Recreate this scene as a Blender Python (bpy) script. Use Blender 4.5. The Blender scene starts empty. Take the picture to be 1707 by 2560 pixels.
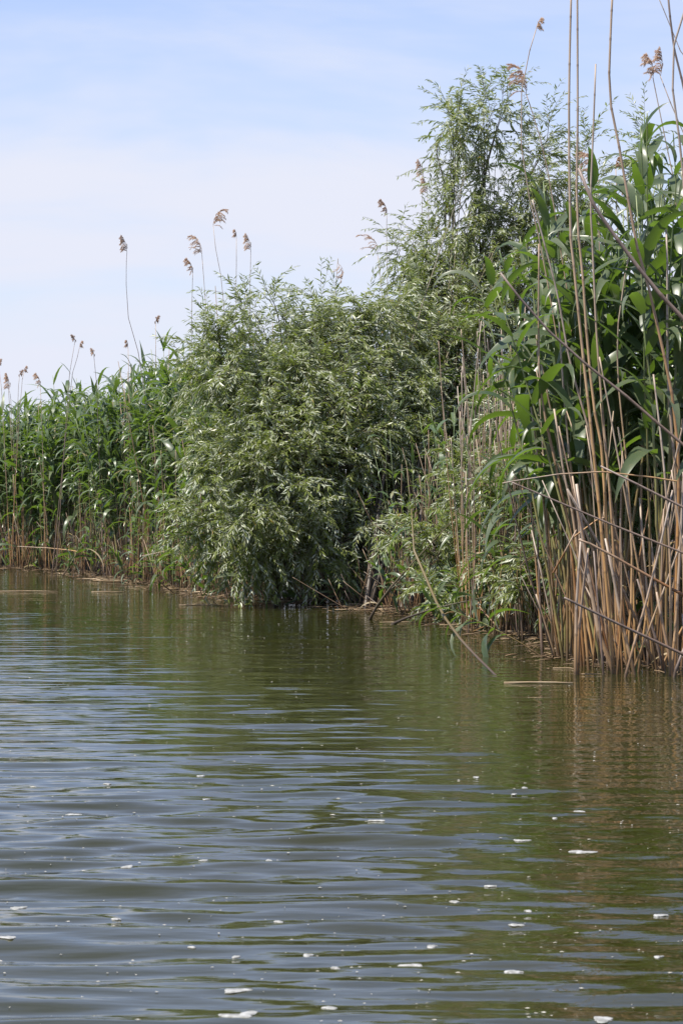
import bpy, math, random
import numpy as np
from mathutils import Matrix, Vector, Quaternion

random.seed(7)
rng = np.random.default_rng(11)
scene = bpy.context.scene
col = scene.collection
R = math.radians

# ------------------------------------------------------------------ camera
PW, PH, F = 1707.0, 2560.0, 7000.0          # photograph size and focal length in its pixels
YS = F / 5000.0                              # depths below are noted for a 5000 px lens
CAMH, HORIZON = 1.1, 1180.0
PITCH = math.atan((PH / 2 - HORIZON) / F)
cd = bpy.data.cameras.new("camera")
cam = bpy.data.objects.new("camera", cd)
col.objects.link(cam)
cam.location = (0, 0, CAMH)
cam.rotation_euler = (math.pi / 2 - PITCH, 0, 0)
cd.sensor_fit = 'VERTICAL'
cd.sensor_height = 36.0
cd.lens = F / PH * 36.0
cd.clip_start, cd.clip_end = 0.1, 6000
cd.dof.use_dof = True
cd.dof.focus_distance = 17.0
cd.dof.aperture_fstop = 22
scene.camera = cam

# ------------------------------------------------------------------ light
SUN_EL, SUN_AZ = R(62), R(-117)              # azimuth from +Y towards +X
sd = Vector((math.sin(SUN_AZ) * math.cos(SUN_EL), math.cos(SUN_AZ) * math.cos(SUN_EL), math.sin(SUN_EL)))
ld = bpy.data.lights.new("sun", 'SUN')
ld.energy, ld.angle, ld.color = 5.0, R(0.53), (1.0, 0.94, 0.84)
lo = bpy.data.objects.new("sun", ld)
lo.rotation_euler = sd.to_track_quat('Z', 'Y').to_euler()
lo.location = (-20, -10, 40)
col.objects.link(lo)

world = bpy.data.worlds.new("World")
scene.world = world
world.use_nodes = True
wn, wl = world.node_tree.nodes, world.node_tree.links
wn.clear()
wo = wn.new('ShaderNodeOutputWorld')
bg = wn.new('ShaderNodeBackground')
bg.inputs[1].default_value = 0.098
sky = wn.new('ShaderNodeTexSky')
sky.sky_type = 'NISHITA'
sky.sun_disc = False
sky.sun_elevation, sky.sun_rotation = SUN_EL, SUN_AZ
sky.air_density, sky.dust_density, sky.ozone_density = 1.0, 0.4, 3.0
# thin cirrus veil: noise over the sky's directions, drawn out sideways
tc = wn.new('ShaderNodeTexCoord')
mp = wn.new('ShaderNodeMapping')
mp.inputs['Scale'].default_value = (1.0, 1.0, 4.2)
mp.inputs['Rotation'].default_value = (0, R(-7), 0)
mp.inputs['Location'].default_value = (0.35, 0.0, 0.22)
wl.new(tc.outputs['Generated'], mp.inputs['Vector'])
nz = wn.new('ShaderNodeTexNoise')
nz.inputs['Scale'].default_value = 3.8
nz.inputs['Detail'].default_value = 5
nz.inputs['Roughness'].default_value = 0.58
nz.inputs['Distortion'].default_value = 0.35
wl.new(mp.outputs[0], nz.inputs['Vector'])
rm = wn.new('ShaderNodeMapRange')
rm.inputs['From Min'].default_value, rm.inputs['From Max'].default_value = 0.32, 0.58
rm.inputs['To Min'].default_value, rm.inputs['To Max'].default_value = 0.50, 0.98
rm.interpolation_type = 'SMOOTHSTEP'
wl.new(nz.outputs[0], rm.inputs[0])
sx = wn.new('ShaderNodeSeparateXYZ')
wl.new(tc.outputs['Generated'], sx.inputs[0])
el = wn.new('ShaderNodeMapRange')            # the veil is seen edge-on, so thicker, low down
el.inputs['From Min'].default_value, el.inputs['From Max'].default_value = 0.105, 0.21
el.inputs['To Min'].default_value, el.inputs['To Max'].default_value = 1.0, 0.40
el.interpolation_type = 'SMOOTHSTEP'
wl.new(sx.outputs[2], el.inputs[0])
mu = wn.new('ShaderNodeMath'); mu.operation = 'MULTIPLY_ADD'; mu.use_clamp = True
wl.new(rm.outputs[0], mu.inputs[0]); wl.new(el.outputs[0], mu.inputs[1])
mu.inputs[2].default_value = 0.02
el2 = wn.new('ShaderNodeMapRange')
el2.inputs['From Min'].default_value, el2.inputs['From Max'].default_value = 0.45, 0.9
el2.inputs['To Min'].default_value, el2.inputs['To Max'].default_value = 1.0, 0.15
wl.new(sx.outputs[2], el2.inputs[0])
mu2 = wn.new('ShaderNodeMath'); mu2.operation = 'MULTIPLY'
wl.new(mu.outputs[0], mu2.inputs[0]); wl.new(el2.outputs[0], mu2.inputs[1])
mx = wn.new('ShaderNodeMix'); mx.data_type = 'RGBA'
wl.new(mu2.outputs[0], mx.inputs[0])
tn = wn.new('ShaderNodeMix'); tn.data_type = 'RGBA'; tn.blend_type = 'MULTIPLY'; tn.inputs[0].default_value = 1.0
tn.inputs[7].default_value = (0.88, 0.95, 1.22, 1)       # the photograph's cool white balance
wl.new(sky.outputs[0], tn.inputs[6])
wl.new(tn.outputs[2], mx.inputs[6])
mx.inputs[7].default_value = (5.45, 5.65, 6.5, 1)
wl.new(mx.outputs[2], bg.inputs[0])
wl.new(bg.outputs[0], wo.inputs[0])

vs = scene.view_settings
vs.view_transform, vs.look, vs.exposure, vs.gamma = 'Standard', 'None', 0.6, 1.0
vs.use_curve_mapping = False
scene.cycles.max_bounces = 8
scene.cycles.transparent_max_bounces = 8
scene.cycles.use_denoising = True
scene.cycles.sample_clamp_indirect = 6

# ------------------------------------------------------------------ pixel <-> place
_F = np.array([0, math.cos(PITCH), -math.sin(PITCH)])
_U = np.array([0, math.sin(PITCH), math.cos(PITCH)])


def ray(px, py):
    return _F + np.array([1, 0, 0]) * ((px - PW / 2) / F) + _U * ((PH / 2 - py) / F)


def at(px, py, Y):
    d = ray(px, py)
    return np.array([0, 0, CAMH]) + d * (Y * YS / d[1])


def onwater(px, py, z=0.0):
    d = ray(px, py)
    return np.array([0, 0, CAMH]) + d * ((z - CAMH) / d[2])


# ------------------------------------------------------------------ materials
def mat(name):
    m = bpy.data.materials.new(name)
    m.use_nodes = True
    n = m.node_tree.nodes
    n.clear()
    out = n.new('ShaderNodeOutputMaterial')
    return m, n, m.node_tree.links, out


def attr(n, name):
    a = n.new('ShaderNodeAttribute')
    a.attribute_name = name
    return a.outputs['Fac']


def mix(n, l, f, a, b, mode='MIX'):
    m = n.new('ShaderNodeMix'); m.data_type = 'RGBA'; m.blend_type = mode
    if isinstance(f, (int, float)): m.inputs[0].default_value = f
    else: l.new(f, m.inputs[0])
    for i, c in ((6, a), (7, b)):
        if isinstance(c, tuple): m.inputs[i].default_value = (*c, 1)
        else: l.new(c, m.inputs[i])
    return m.outputs[2]


def ramp(n, l, f, stops):
    r = n.new('ShaderNodeValToRGB')
    e = r.color_ramp.elements
    while len(e) < len(stops): e.new(0.5)
    for k, (p, c) in enumerate(stops):
        e[k].position = p
        e[k].color = (*c, 1)
    l.new(f, r.inputs[0])
    return r.outputs[0]


def maprange(n, l, f, a, b, c, d):
    r = n.new('ShaderNodeMapRange')
    for k, v in zip(('From Min', 'From Max', 'To Min', 'To Max'), (a, b, c, d)):
        r.inputs[k].default_value = v
    l.new(f, r.inputs[0])
    return r.outputs[0]


def math2(n, l, op, a, b):
    m = n.new('ShaderNodeMath'); m.operation = op
    for i, v in ((0, a), (1, b)):
        if isinstance(v, (int, float)): m.inputs[i].default_value = v
        else: l.new(v, m.inputs[i])
    return m.outputs[0]


def leaf_material(name, stops, trans, under=None, rough=0.4, tfac=0.34, spec=0.5, objrand=True, bloom=None):
    m, n, l, out = mat(name)
    v = attr(n, 'var')
    if objrand:
        oi = n.new('ShaderNodeObjectInfo')
        v = math2(n, l, 'FRACT', math2(n, l, 'ADD', v, oi.outputs['Random']), 0.0)
    c = ramp(n, l, v, stops)
    al = attr(n, 'along')
    c = mix(n, l, maprange(n, l, al, 0.9, 1.0, 0.0, 0.55), c, (0.34, 0.28, 0.10))
    # fine lengthwise veins
    co = n.new('ShaderNodeAttribute'); co.attribute_name = 'across'
    w = n.new('ShaderNodeTexWave')
    w.inputs['Scale'].default_value = 2.2
    cx = n.new('ShaderNodeCombineXYZ'); l.new(co.outputs['Fac'], cx.inputs[0])
    l.new(cx.outputs[0], w.inputs['Vector'])
    c = mix(n, l, maprange(n, l, w.outputs['Fac'], 0, 1, 0.0, 0.25), c, (0.0, 0.0, 0.0))
    if objrand:                               # blotches, insect marks and yellowing patches
        tx = n.new('ShaderNodeNewGeometry')
        bn = n.new('ShaderNodeTexNoise'); bn.inputs['Scale'].default_value = 38.0; bn.inputs['Detail'].default_value = 4
        l.new(tx.outputs['Position'], bn.inputs['Vector'])
        c = mix(n, l, maprange(n, l, bn.outputs['Fac'], 0.60, 0.74, 0.0, 0.6), c, (0.21, 0.17, 0.06))
        bl = n.new('ShaderNodeTexNoise'); bl.inputs['Scale'].default_value = 7.0; bl.inputs['Detail'].default_value = 3
        l.new(tx.outputs['Position'], bl.inputs['Vector'])
        c = mix(n, l, maprange(n, l, bl.outputs['Fac'], 0.35, 0.65, 0.0, 0.35), c, (0.17, 0.19, 0.09))
    if under:
        g = n.new('ShaderNodeNewGeometry')
        c = mix(n, l, g.outputs['Backfacing'], c, under)
    p = n.new('ShaderNodeBsdfPrincipled')
    l.new(c, p.inputs['Base Color'])
    p.inputs['Roughness'].default_value = rough
    p.inputs['Specular IOR Level'].default_value = spec
    if bloom:                                 # waxy bloom of the leaf's skin
        p.inputs['Sheen Weight'].default_value = bloom
        p.inputs['Sheen Roughness'].default_value = 0.5
    t = n.new('ShaderNodeBsdfTranslucent')
    l.new(mix(n, l, v, trans, tuple(x * 0.7 for x in trans)), t.inputs[0])
    s = n.new('ShaderNodeMixShader')
    s.inputs[0].default_value = tfac
    l.new(p.outputs[0], s.inputs[1]); l.new(t.outputs[0], s.inputs[2])
    l.new(s.outputs[0], out.inputs[0])
    return m


def cane_material(name, low, high, green=False):
    m, n, l, out = mat(name)
    v = attr(n, 'var')
    al = attr(n, 'along')
    a = ramp(n, l, v, low)
    b = ramp(n, l, v, high)
    c = mix(n, l, maprange(n, l, al, 0.25, 0.75, 0, 1), a, b)
    tx = n.new('ShaderNodeTexCoord')
    mp = n.new('ShaderNodeMapping'); mp.inputs['Scale'].default_value = (60, 60, 5)
    l.new(tx.outputs['Object'], mp.inputs[0])
    nz = n.new('ShaderNodeTexNoise'); nz.inputs['Scale'].default_value = 1.0; nz.inputs['Detail'].default_value = 4
    l.new(mp.outputs[0], nz.inputs['Vector'])
    c = mix(n, l, maprange(n, l, nz.outputs['Fac'], 0.4, 0.75, 0.0, 0.5), c, (0.13, 0.085, 0.055))
    c = mix(n, l, maprange(n, l, attr(n, 'node'), 0, 1, 0, 0.5), c, (0.10, 0.06, 0.035))
    # wet, stained foot
    g = n.new('ShaderNodeNewGeometry')
    sz = n.new('ShaderNodeSeparateXYZ'); l.new(g.outputs['Position'], sz.inputs[0])
    wet = maprange(n, l, sz.outputs[2], 0.02, 0.16, 0.72, 0.0)
    c = mix(n, l, wet, c, (0.05, 0.033, 0.02))
    p = n.new('ShaderNodeBsdfPrincipled')
    l.new(c, p.inputs['Base Color'])
    p.inputs['Roughness'].default_value = 0.42 if green else 0.48
    p.inputs['Specular IOR Level'].default_value = 0.45
    l.new(p.outputs[0], out.inputs[0])
    return m


M = {}
M['reed_leaf'] = leaf_material('reed_leaf', [(0.0, (0.044, 0.076, 0.032)), (0.4, (0.070, 0.105, 0.048)), (0.75, (0.105, 0.140, 0.075)), (1.0, (0.155, 0.180, 0.120))],
                               (0.22, 0.38, 0.03), rough=0.35, tfac=0.30, spec=0.55, bloom=0.10)
M['far_leaf'] = leaf_material('far_leaf', [(0.0, (0.060, 0.105, 0.036)), (0.4, (0.095, 0.148, 0.060)), (0.75, (0.145, 0.190, 0.095)), (0.92, (0.18, 0.21, 0.12)), (1.0, (0.38, 0.31, 0.15))],
                              (0.24, 0.39, 0.035), rough=0.35, tfac=0.30, spec=0.55, objrand=False, bloom=0.10)
M['willow_leaf'] = leaf_material('willow_leaf', [(0.0, (0.120, 0.158, 0.030)), (0.5, (0.195, 0.232, 0.058)), (0.88, (0.265, 0.290, 0.105)), (0.985, (0.31, 0.31, 0.14)), (1.0, (0.42, 0.27, 0.05))],
                                 (0.34, 0.44, 0.045), under=(0.47, 0.50, 0.37), rough=0.38, tfac=0.30, spec=0.5, objrand=False)
M['dry_leaf'] = leaf_material('dry_leaf', [(0.0, (0.40, 0.27, 0.14)), (0.6, (0.52, 0.40, 0.25)), (1.0, (0.58, 0.48, 0.36))],
                              (0.40, 0.26, 0.12), rough=0.6, tfac=0.25, spec=0.3)
M['cane'] = cane_material('cane', [(0, (0.24, 0.105, 0.038)), (0.35, (0.40, 0.205, 0.07)), (0.7, (0.53, 0.315, 0.125)), (1, (0.33, 0.21, 0.125))],
                          [(0, (0.34, 0.23, 0.15)), (0.5, (0.45, 0.34, 0.24)), (1, (0.40, 0.33, 0.27))])
M['grey_cane'] = cane_material('grey_cane', [(0, (0.20, 0.135, 0.10)), (1, (0.27, 0.20, 0.155))], [(0, (0.19, 0.145, 0.12)), (1, (0.26, 0.20, 0.17))])
M['stem_green'] = cane_material('stem_green', [(0, (0.17, 0.095, 0.04)), (0.5, (0.28, 0.19, 0.075)), (1, (0.30, 0.26, 0.09))],
                                [(0, (0.12, 0.19, 0.06)), (0.5, (0.16, 0.22, 0.08)), (1, (0.22, 0.26, 0.10))], True)
M['far_cane'] = cane_material('far_cane', [(0, (0.17, 0.08, 0.035)), (0.6, (0.32, 0.17, 0.075)), (1, (0.50, 0.31, 0.15))], [(0, (0.17, 0.11, 0.065)), (1, (0.32, 0.23, 0.15))])
M['stalk'] = cane_material('stalk', [(0, (0.09, 0.055, 0.03)), (1, (0.14, 0.09, 0.045))], [(0, (0.11, 0.085, 0.03)), (1, (0.17, 0.13, 0.045))])
M['bark'] = cane_material('bark', [(0, (0.06, 0.045, 0.035)), (1, (0.10, 0.08, 0.06))], [(0, (0.10, 0.09, 0.05)), (1, (0.15, 0.13, 0.06))])


def plume_material():
    m, n, l, out = mat('plume')
    v = attr(n, 'var')
    oi = n.new('ShaderNodeObjectInfo')
    v2 = math2(n, l, 'ADD', math2(n, l, 'MULTIPLY', v, 0.5), math2(n, l, 'MULTIPLY', oi.outputs['Random'], 0.5))
    c = ramp(n, l, v2, [(0, (0.36, 0.23, 0.16)), (0.5, (0.66, 0.48, 0.35)), (1, (0.80, 0.66, 0.53))])
    d = n.new('ShaderNodeBsdfDiffuse'); l.new(c, d.inputs[0])
    t = n.new('ShaderNodeBsdfTranslucent'); l.new(c, t.inputs[0])
    s = n.new('ShaderNodeMixShader'); s.inputs[0].default_value = 0.4
    l.new(d.outputs[0], s.inputs[1]); l.new(t.outputs[0], s.inputs[2]); l.new(s.outputs[0], out.inputs[0])
    return m


M['plume'] = plume_material()


def water_material():
    m, n, l, out = mat('water')
    g = n.new('ShaderNodeNewGeometry')
    # silt-laden olive water: colour drifts slowly with the silt
    mp = n.new('ShaderNodeMapping'); mp.inputs['Scale'].default_value = (0.35, 0.22, 1)
    l.new(g.outputs['Position'], mp.inputs[0])
    nz = n.new('ShaderNodeTexNoise'); nz.inputs['Scale'].default_value = 1.0; nz.inputs['Detail'].default_value = 3
    l.new(mp.outputs[0], nz.inputs['Vector'])
    c = ramp(n, l, nz.outputs['Fac'], [(0.3, (0.021, 0.024, 0.004)), (0.7, (0.030, 0.028, 0.006))])
    # capillary ripples
    mp2 = n.new('ShaderNodeMapping'); mp2.inputs['Scale'].default_value = (7, 22, 1)
    l.new(g.outputs['Position'], mp2.inputs[0])
    n2 = n.new('ShaderNodeTexNoise'); n2.inputs['Scale'].default_value = 1.0; n2.inputs['Detail'].default_value = 2
    n2.inputs['Roughness'].default_value = 0.4
    l.new(mp2.outputs[0], n2.inputs['Vector'])
    bp = n.new('ShaderNodeBump'); bp.inputs['Strength'].default_value = 1.0; bp.inputs['Distance'].default_value = 0.0022
    mp3 = n.new('ShaderNodeMapping'); mp3.inputs['Scale'].default_value = (0.9, 6.5, 1)
    l.new(g.outputs['Position'], mp3.inputs[0])
    n3 = n.new('ShaderNodeTexNoise'); n3.inputs['Scale'].default_value = 1.0; n3.inputs['Detail'].default_value = 1
    l.new(mp3.outputs[0], n3.inputs['Vector'])
    hh = math2(n, l, 'ADD', math2(n, l, 'MULTIPLY', n3.outputs['Fac'], 4.5), n2.outputs['Fac'])
    l.new(hh, bp.inputs['Height'])
    p = n.new('ShaderNodeBsdfPrincipled')
    l.new(c, p.inputs['Base Color'])
    p.inputs['Roughness'].default_value = 0.03
    p.inputs['IOR'].default_value = 1.333
    l.new(bp.outputs[0], p.inputs['Normal'])
    l.new(p.outputs[0], out.inputs[0])
    return m


M['water'] = water_material()


def simple(name, stops, scale=8.0, rough=0.8, bump=0.0, spec=0.3):
    m, n, l, out = mat(name)
    tx = n.new('ShaderNodeNewGeometry')
    nz = n.new('ShaderNodeTexNoise'); nz.inputs['Scale'].default_value = scale; nz.inputs['Detail'].default_value = 8
    l.new(tx.outputs['Position'], nz.inputs['Vector'])
    c = ramp(n, l, nz.outputs['Fac'], stops)
    p = n.new('ShaderNodeBsdfPrincipled')
    l.new(c, p.inputs['Base Color'])
    p.inputs['Roughness'].default_value = rough
    p.inputs['Specular IOR Level'].default_value = spec
    if bump:
        b = n.new('ShaderNodeBump'); b.inputs['Strength'].default_value = 0.8; b.inputs['Distance'].default_value = bump
        l.new(nz.outputs['Fac'], b.inputs['Height']); l.new(b.outputs[0], p.inputs['Normal'])
    l.new(p.outputs[0], out.inputs[0])
    return m


M['mud'] = simple('mud', [(0.3, (0.022, 0.017, 0.011)), (0.55, (0.055, 0.040, 0.025)), (0.75, (0.11, 0.08, 0.05))], 14, 0.75, 0.03)
M['foam'] = simple('foam', [(0.35, (0.20, 0.20, 0.18)), (0.65, (0.42, 0.42, 0.40))], 60, 0.6, 0.004)
M['speck'] = simple('speck', [(0.3, (0.34, 0.31, 0.24)), (0.7, (0.55, 0.53, 0.47))], 90, 0.6)


# ------------------------------------------------------------------ mesh helpers
class Geo:
    """Collects vertices, quads/triangles and float attributes; builds ONE mesh."""
    def __init__(self):
        self.v, self.q, self.t, self.qm, self.tm = [], [], [], [], []
        self.a = {'var': [], 'along': [], 'node': [], 'across': []}
        self.n = 0

    def add(self, v, q=None, t=None, mi=0, **at_):
        v = np.asarray(v, np.float32).reshape(-1, 3)
        k = len(v)
        self.v.append(v)
        if q is not None and len(q):
            q = np.asarray(q, np.int64).reshape(-1, 4) + self.n
            self.q.append(q); self.qm.append(np.full(len(q), mi))
        if t is not None and len(t):
            t = np.asarray(t, np.int64).reshape(-1, 3) + self.n
            self.t.append(t); self.tm.append(np.full(len(t), mi))
        for nm in self.a:
            x = at_.get(nm, 0.0)
            self.a[nm].append(np.broadcast_to(np.asarray(x, np.float32), (k,)) if np.ndim(x) == 0 else np.asarray(x, np.float32).reshape(-1))
        self.n += k

    def mesh(self, name, mats, smooth=True):
        me = bpy.data.meshes.new(name)
        V = np.concatenate(self.v) if self.v else np.zeros((0, 3), np.float32)
        Q = np.concatenate(self.q) if self.q else np.zeros((0, 4), np.int64)
        T = np.concatenate(self.t) if self.t else np.zeros((0, 3), np.int64)
        me.vertices.add(len(V)); me.vertices.foreach_set('co', V.ravel())
        me.loops.add(Q.size + T.size)
        me.loops.foreach_set('vertex_index', np.concatenate([Q.ravel(), T.ravel()]).astype(np.int32))
        me.polygons.add(len(Q) + len(T))
        me.polygons.foreach_set('loop_start', np.concatenate([np.arange(len(Q)) * 4, Q.size + np.arange(len(T)) * 3]).astype(np.int32))
        mi = np.concatenate(self.qm + self.tm) if (self.qm or self.tm) else np.zeros(0)
        me.polygons.foreach_set('material_index', mi.astype(np.int32))
        me.polygons.foreach_set('use_smooth', np.full(len(Q) + len(T), smooth))
        for nm, arr in self.a.items():
            at_ = me.attributes.new(nm, 'FLOAT', 'POINT')
            at_.data.foreach_set('value', np.concatenate(arr))
        for m in mats: me.materials.append(m)
        me.update(calc_edges=True)
        me.validate()
        return me


def nrm(a):
    return a / np.maximum(np.linalg.norm(a, axis=-1, keepdims=True), 1e-9)


def tubes(geo, P, rad, sides=6, var=0.5, mi=0, node=None, cap=True):
    """P (N,K,3) paths, rad (N,K)."""
    P = np.asarray(P, float)
    if P.ndim == 2: P = P[None]
    N, K, _ = P.shape
    rad = np.broadcast_to(np.asarray(rad, float), (N, K))
    T = nrm(np.gradient(P, axis=1))
    ref = np.broadcast_to(np.array([0.31, 0.95, 0.05]), T.shape)
    A = nrm(np.cross(T, ref)); B = np.cross(T, A)
    ang = np.arange(sides) / sides * 2 * np.pi
    ring = P[:, :, None, :] + rad[:, :, None, None] * (A[:, :, None, :] * np.cos(ang)[None, None, :, None] + B[:, :, None, :] * np.sin(ang)[None, None, :, None])
    idx = np.arange(N * K * sides).reshape(N, K, sides)
    a = idx[:, :-1, :]; b = np.roll(a, -1, 2); d = idx[:, 1:, :]; c = np.roll(d, -1, 2)
    q = np.stack([a, b, c, d], -1).reshape(-1, 4)
    var = np.broadcast_to(np.asarray(var, float).reshape(-1, 1, 1), (N, K, sides))
    al = np.broadcast_to(np.linspace(0, 1, K)[None, :, None], (N, K, sides))
    nd = np.zeros((N, K, sides)) if node is None else np.broadcast_to(np.asarray(node).reshape(-1, K, 1), (N, K, sides))
    tri = None
    if cap:
        top = idx[:, -1, :]
        tri = np.stack([np.repeat(top[:, :1], sides - 2, 1), top[:, 1:-1], top[:, 2:]], -1).reshape(-1, 3)
    geo.add(ring.reshape(-1, 3), q, tri, mi, var=var.ravel(), along=al.ravel(), node=nd.ravel())


def leaf_ribbons(geo, base, az, phi0, bend, L, W, yaw=0.0, roll0=0.0, roll1=0.0, pw=1.5, K=9, fold=0.3, var=None, mi=0, across2=False):
    """N strap leaves: each leaves its base at pitch phi0 and bends over by `bend` along its length."""
    base = np.asarray(base, float).reshape(-1, 3); N = len(base)
    f = lambda x: np.broadcast_to(np.asarray(x, float), (N,)).reshape(N, 1)
    az, phi0, bend, L, W, yaw, roll0, roll1, pw = map(f, (az, phi0, bend, L, W, yaw, roll0, roll1, pw))
    s = np.linspace(0, 1, K)[None, :]
    phi = phi0 - bend * s ** pw
    a = az + yaw * s
    T = np.stack([np.cos(phi) * np.cos(a), np.cos(phi) * np.sin(a), np.sin(phi)], -1)
    step = L / (K - 1)
    mid = 0.5 * (T[:, 1:] + T[:, :-1]) * step[:, :, None]
    P = base[:, None, :] + np.concatenate([np.zeros((N, 1, 3)), np.cumsum(mid, 1)], 1)
    S = np.stack([-np.sin(a), np.cos(a), np.zeros_like(a)], -1)
    Nn = np.cross(S, T) * -1
    Nn = np.where((Nn[..., 2:3] < 0) & (np.cos(phi)[..., None] > 0), Nn, Nn)
    Nn = np.cross(T, S)
    r = roll0 + (roll1 - roll0) * s
    S2 = S * np.cos(r)[..., None] + Nn * np.sin(r)[..., None]
    N2 = np.cross(T, S2)
    w = np.where(s < 0.22, 0.38 + 0.62 * np.sqrt(s / 0.22), 1 - np.clip((s - 0.22) / 0.78, 0, 1) ** 1.25)
    w = np.maximum(w, 0.02) * W * 0.5
    if fold:
        e = fold * w
        V = np.stack([P - S2 * w[..., None] + N2 * e[..., None], P, P + S2 * w[..., None] + N2 * e[..., None]], 2)
        C = 3
        ac = np.array([-1, 0, 1.0])
    else:
        V = np.stack([P - S2 * w[..., None], P + S2 * w[..., None]], 2)
        C = 2
        ac = np.array([-1, 1.0])
    idx = np.arange(N * K * C).reshape(N, K, C)
    q = np.stack([idx[:, :-1, :-1], idx[:, :-1, 1:], idx[:, 1:, 1:], idx[:, 1:, :-1]], -1).reshape(-1, 4)
    if var is None: var = rng.random(N)
    vv = np.broadcast_to(np.asarray(var, float).reshape(-1, 1, 1), (N, K, C))
    al = np.broadcast_to(s[..., None], (N, K, C))
    acr = np.broadcast_to(ac[None, None, :] * 2.0, (N, K, C))
    geo.add(V.reshape(-1, 3), q, None, mi, var=vv.ravel(), along=al.ravel(), across=acr.ravel())
    return P


def new_obj(name, data, parent=None, label=None, cat=None, group=None, kind=None, loc=None):
    o = bpy.data.objects.new(name, data)
    col.objects.link(o)
    if parent is not None: o.parent = parent
    if loc is not None: o.location = loc
    if label: o['label'] = label
    if cat: o['category'] = cat
    if group: o['group'] = group
    if kind: o['kind'] = kind
    return o


def spline(pts, K):
    """Catmull-Rom through pts, K samples."""
    p = np.asarray(pts, float)
    p = np.concatenate([[2 * p[0] - p[1]], p, [2 * p[-1] - p[-2]]])
    n = len(p) - 3
    u = np.linspace(0, n - 1e-6, K)
    i = u.astype(int); t = (u - i)[:, None]
    a, b, c, d = p[i], p[i + 1], p[i + 2], p[i + 3]
    return 0.5 * (2 * b + (c - a) * t + (2 * a - 5 * b + 4 * c - d) * t ** 2 + (3 * b - a - 3 * c + d) * t ** 3)


def with_nodes(path, r0, r1, gap=0.2, bulge=1.14):
    """resample a path so that it carries thickened rings (the joints of a cane)."""
    d = np.concatenate([[0], np.cumsum(np.linalg.norm(np.diff(path, axis=0), axis=1))])
    Ltot = d[-1]
    ts, nd = [0.0], [0.0]
    x = gap * (0.4 + 0.5 * random.random())
    while x < Ltot - 0.03:
        for o, k in ((-0.012, 0), (0.0, 1), (0.012, 0)):
            ts.append(x + o); nd.append(float(k))
        x += gap * random.uniform(0.65, 1.5)
    ts.append(Ltot); nd.append(0.0)
    ts = np.clip(np.array(ts), 0, Ltot); nd = np.array(nd)
    P = np.stack([np.interp(ts, d, path[:, k]) for k in range(3)], -1)
    rad = (r0 + (r1 - r0) * ts / Ltot) * np.where(nd > 0, bulge, 1.0)
    return P, rad, nd


# ------------------------------------------------------------------ shore line, ground and water
SHORE_PX = [(0, 1418), (160, 1430), (327, 1452), (490, 1480), (599, 1498), (762, 1505), (958, 1525), (1143, 1550), (1361, 1596), (1450, 1640), (1570, 1668), (1707, 1672)]
shore = [onwater(*p)[:2] for p in SHORE_PX]
shore = [(-400, 190), (-60, 75), (-18, 48), (-8.5, 38.0)] + [tuple(p) for p in shore] + [(2.6, 14.8), (4.5, 13.6), (9, 10.0), (30, -4), (200, -60)]
shore = np.array(shore)


def shore_dist(x, y):
    """signed distance to the shore line, positive over the water"""
    x = np.asarray(x, float); y = np.asarray(y, float)
    best = np.full(x.shape, 1e9); sg = np.ones(x.shape)
    for (ax, ay), (bx, by) in zip(shore[:-1], shore[1:]):
        dx, dy = bx - ax, by - ay
        t = np.clip(((x - ax) * dx + (y - ay) * dy) / (dx * dx + dy * dy), 0, 1)
        ex, ey = x - ax - t * dx, y - ay - t * dy
        d = np.hypot(ex, ey)
        s = np.where(dx * (y - ay) - dy * (x - ax) < 0, 1.0, -1.0)
        m = d < best
        best = np.where(m, d, best); sg = np.where(m, s, sg)
    return best * sg


wr = np.random.default_rng(5)
NW = 70
lam = np.exp(wr.uniform(np.log(0.14), np.log(1.25), NW))
th = wr.normal(0, R(13), NW) + np.where(wr.random(NW) < 0.25, R(24), R(-3))
kx, ky = 2 * np.pi / lam * np.sin(th), 2 * np.pi / lam * np.cos(th)
slope = 0.0142 * (lam / 0.45) ** -0.55 * wr.uniform(0.5, 1.4, NW)
ampl = slope * lam / (2 * np.pi)
phs = wr.uniform(0, 2 * np.pi, NW)


def wave_z(x, y, dy=0.0):
    x = np.asarray(x, float); y = np.asarray(y, float)
    sdist = shore_dist(x, y)
    calm = np.clip((sdist - 0.2) / 5.5, 0, 1) ** 0.8
    gust = 0.75 + 0.35 * np.sin(0.9 * x + 0.5 * y + 1.0) * np.sin(0.55 * y - 0.4 * x)
    z = np.zeros(np.broadcast(x, y).shape)
    for i in range(NW):
        keep = np.clip((lam[i] / np.maximum(dy, 1e-6) - 3.5) / 3.0, 0, 1) if np.ndim(dy) else 1.0
        c = calm if lam[i] > 0.4 else (0.22 + 0.78 * calm)
        z += ampl[i] * c * keep * np.sin(kx[i] * x + ky[i] * y + phs[i])
    return z * gust * np.interp(y, [8.5, 14.0], [1.0, 0.68])


def grow(a, b, s0, k):
    out = [a]
    while out[-1] < b: out.append(out[-1] + s0 + k * (out[-1] - a))
    return out


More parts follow.
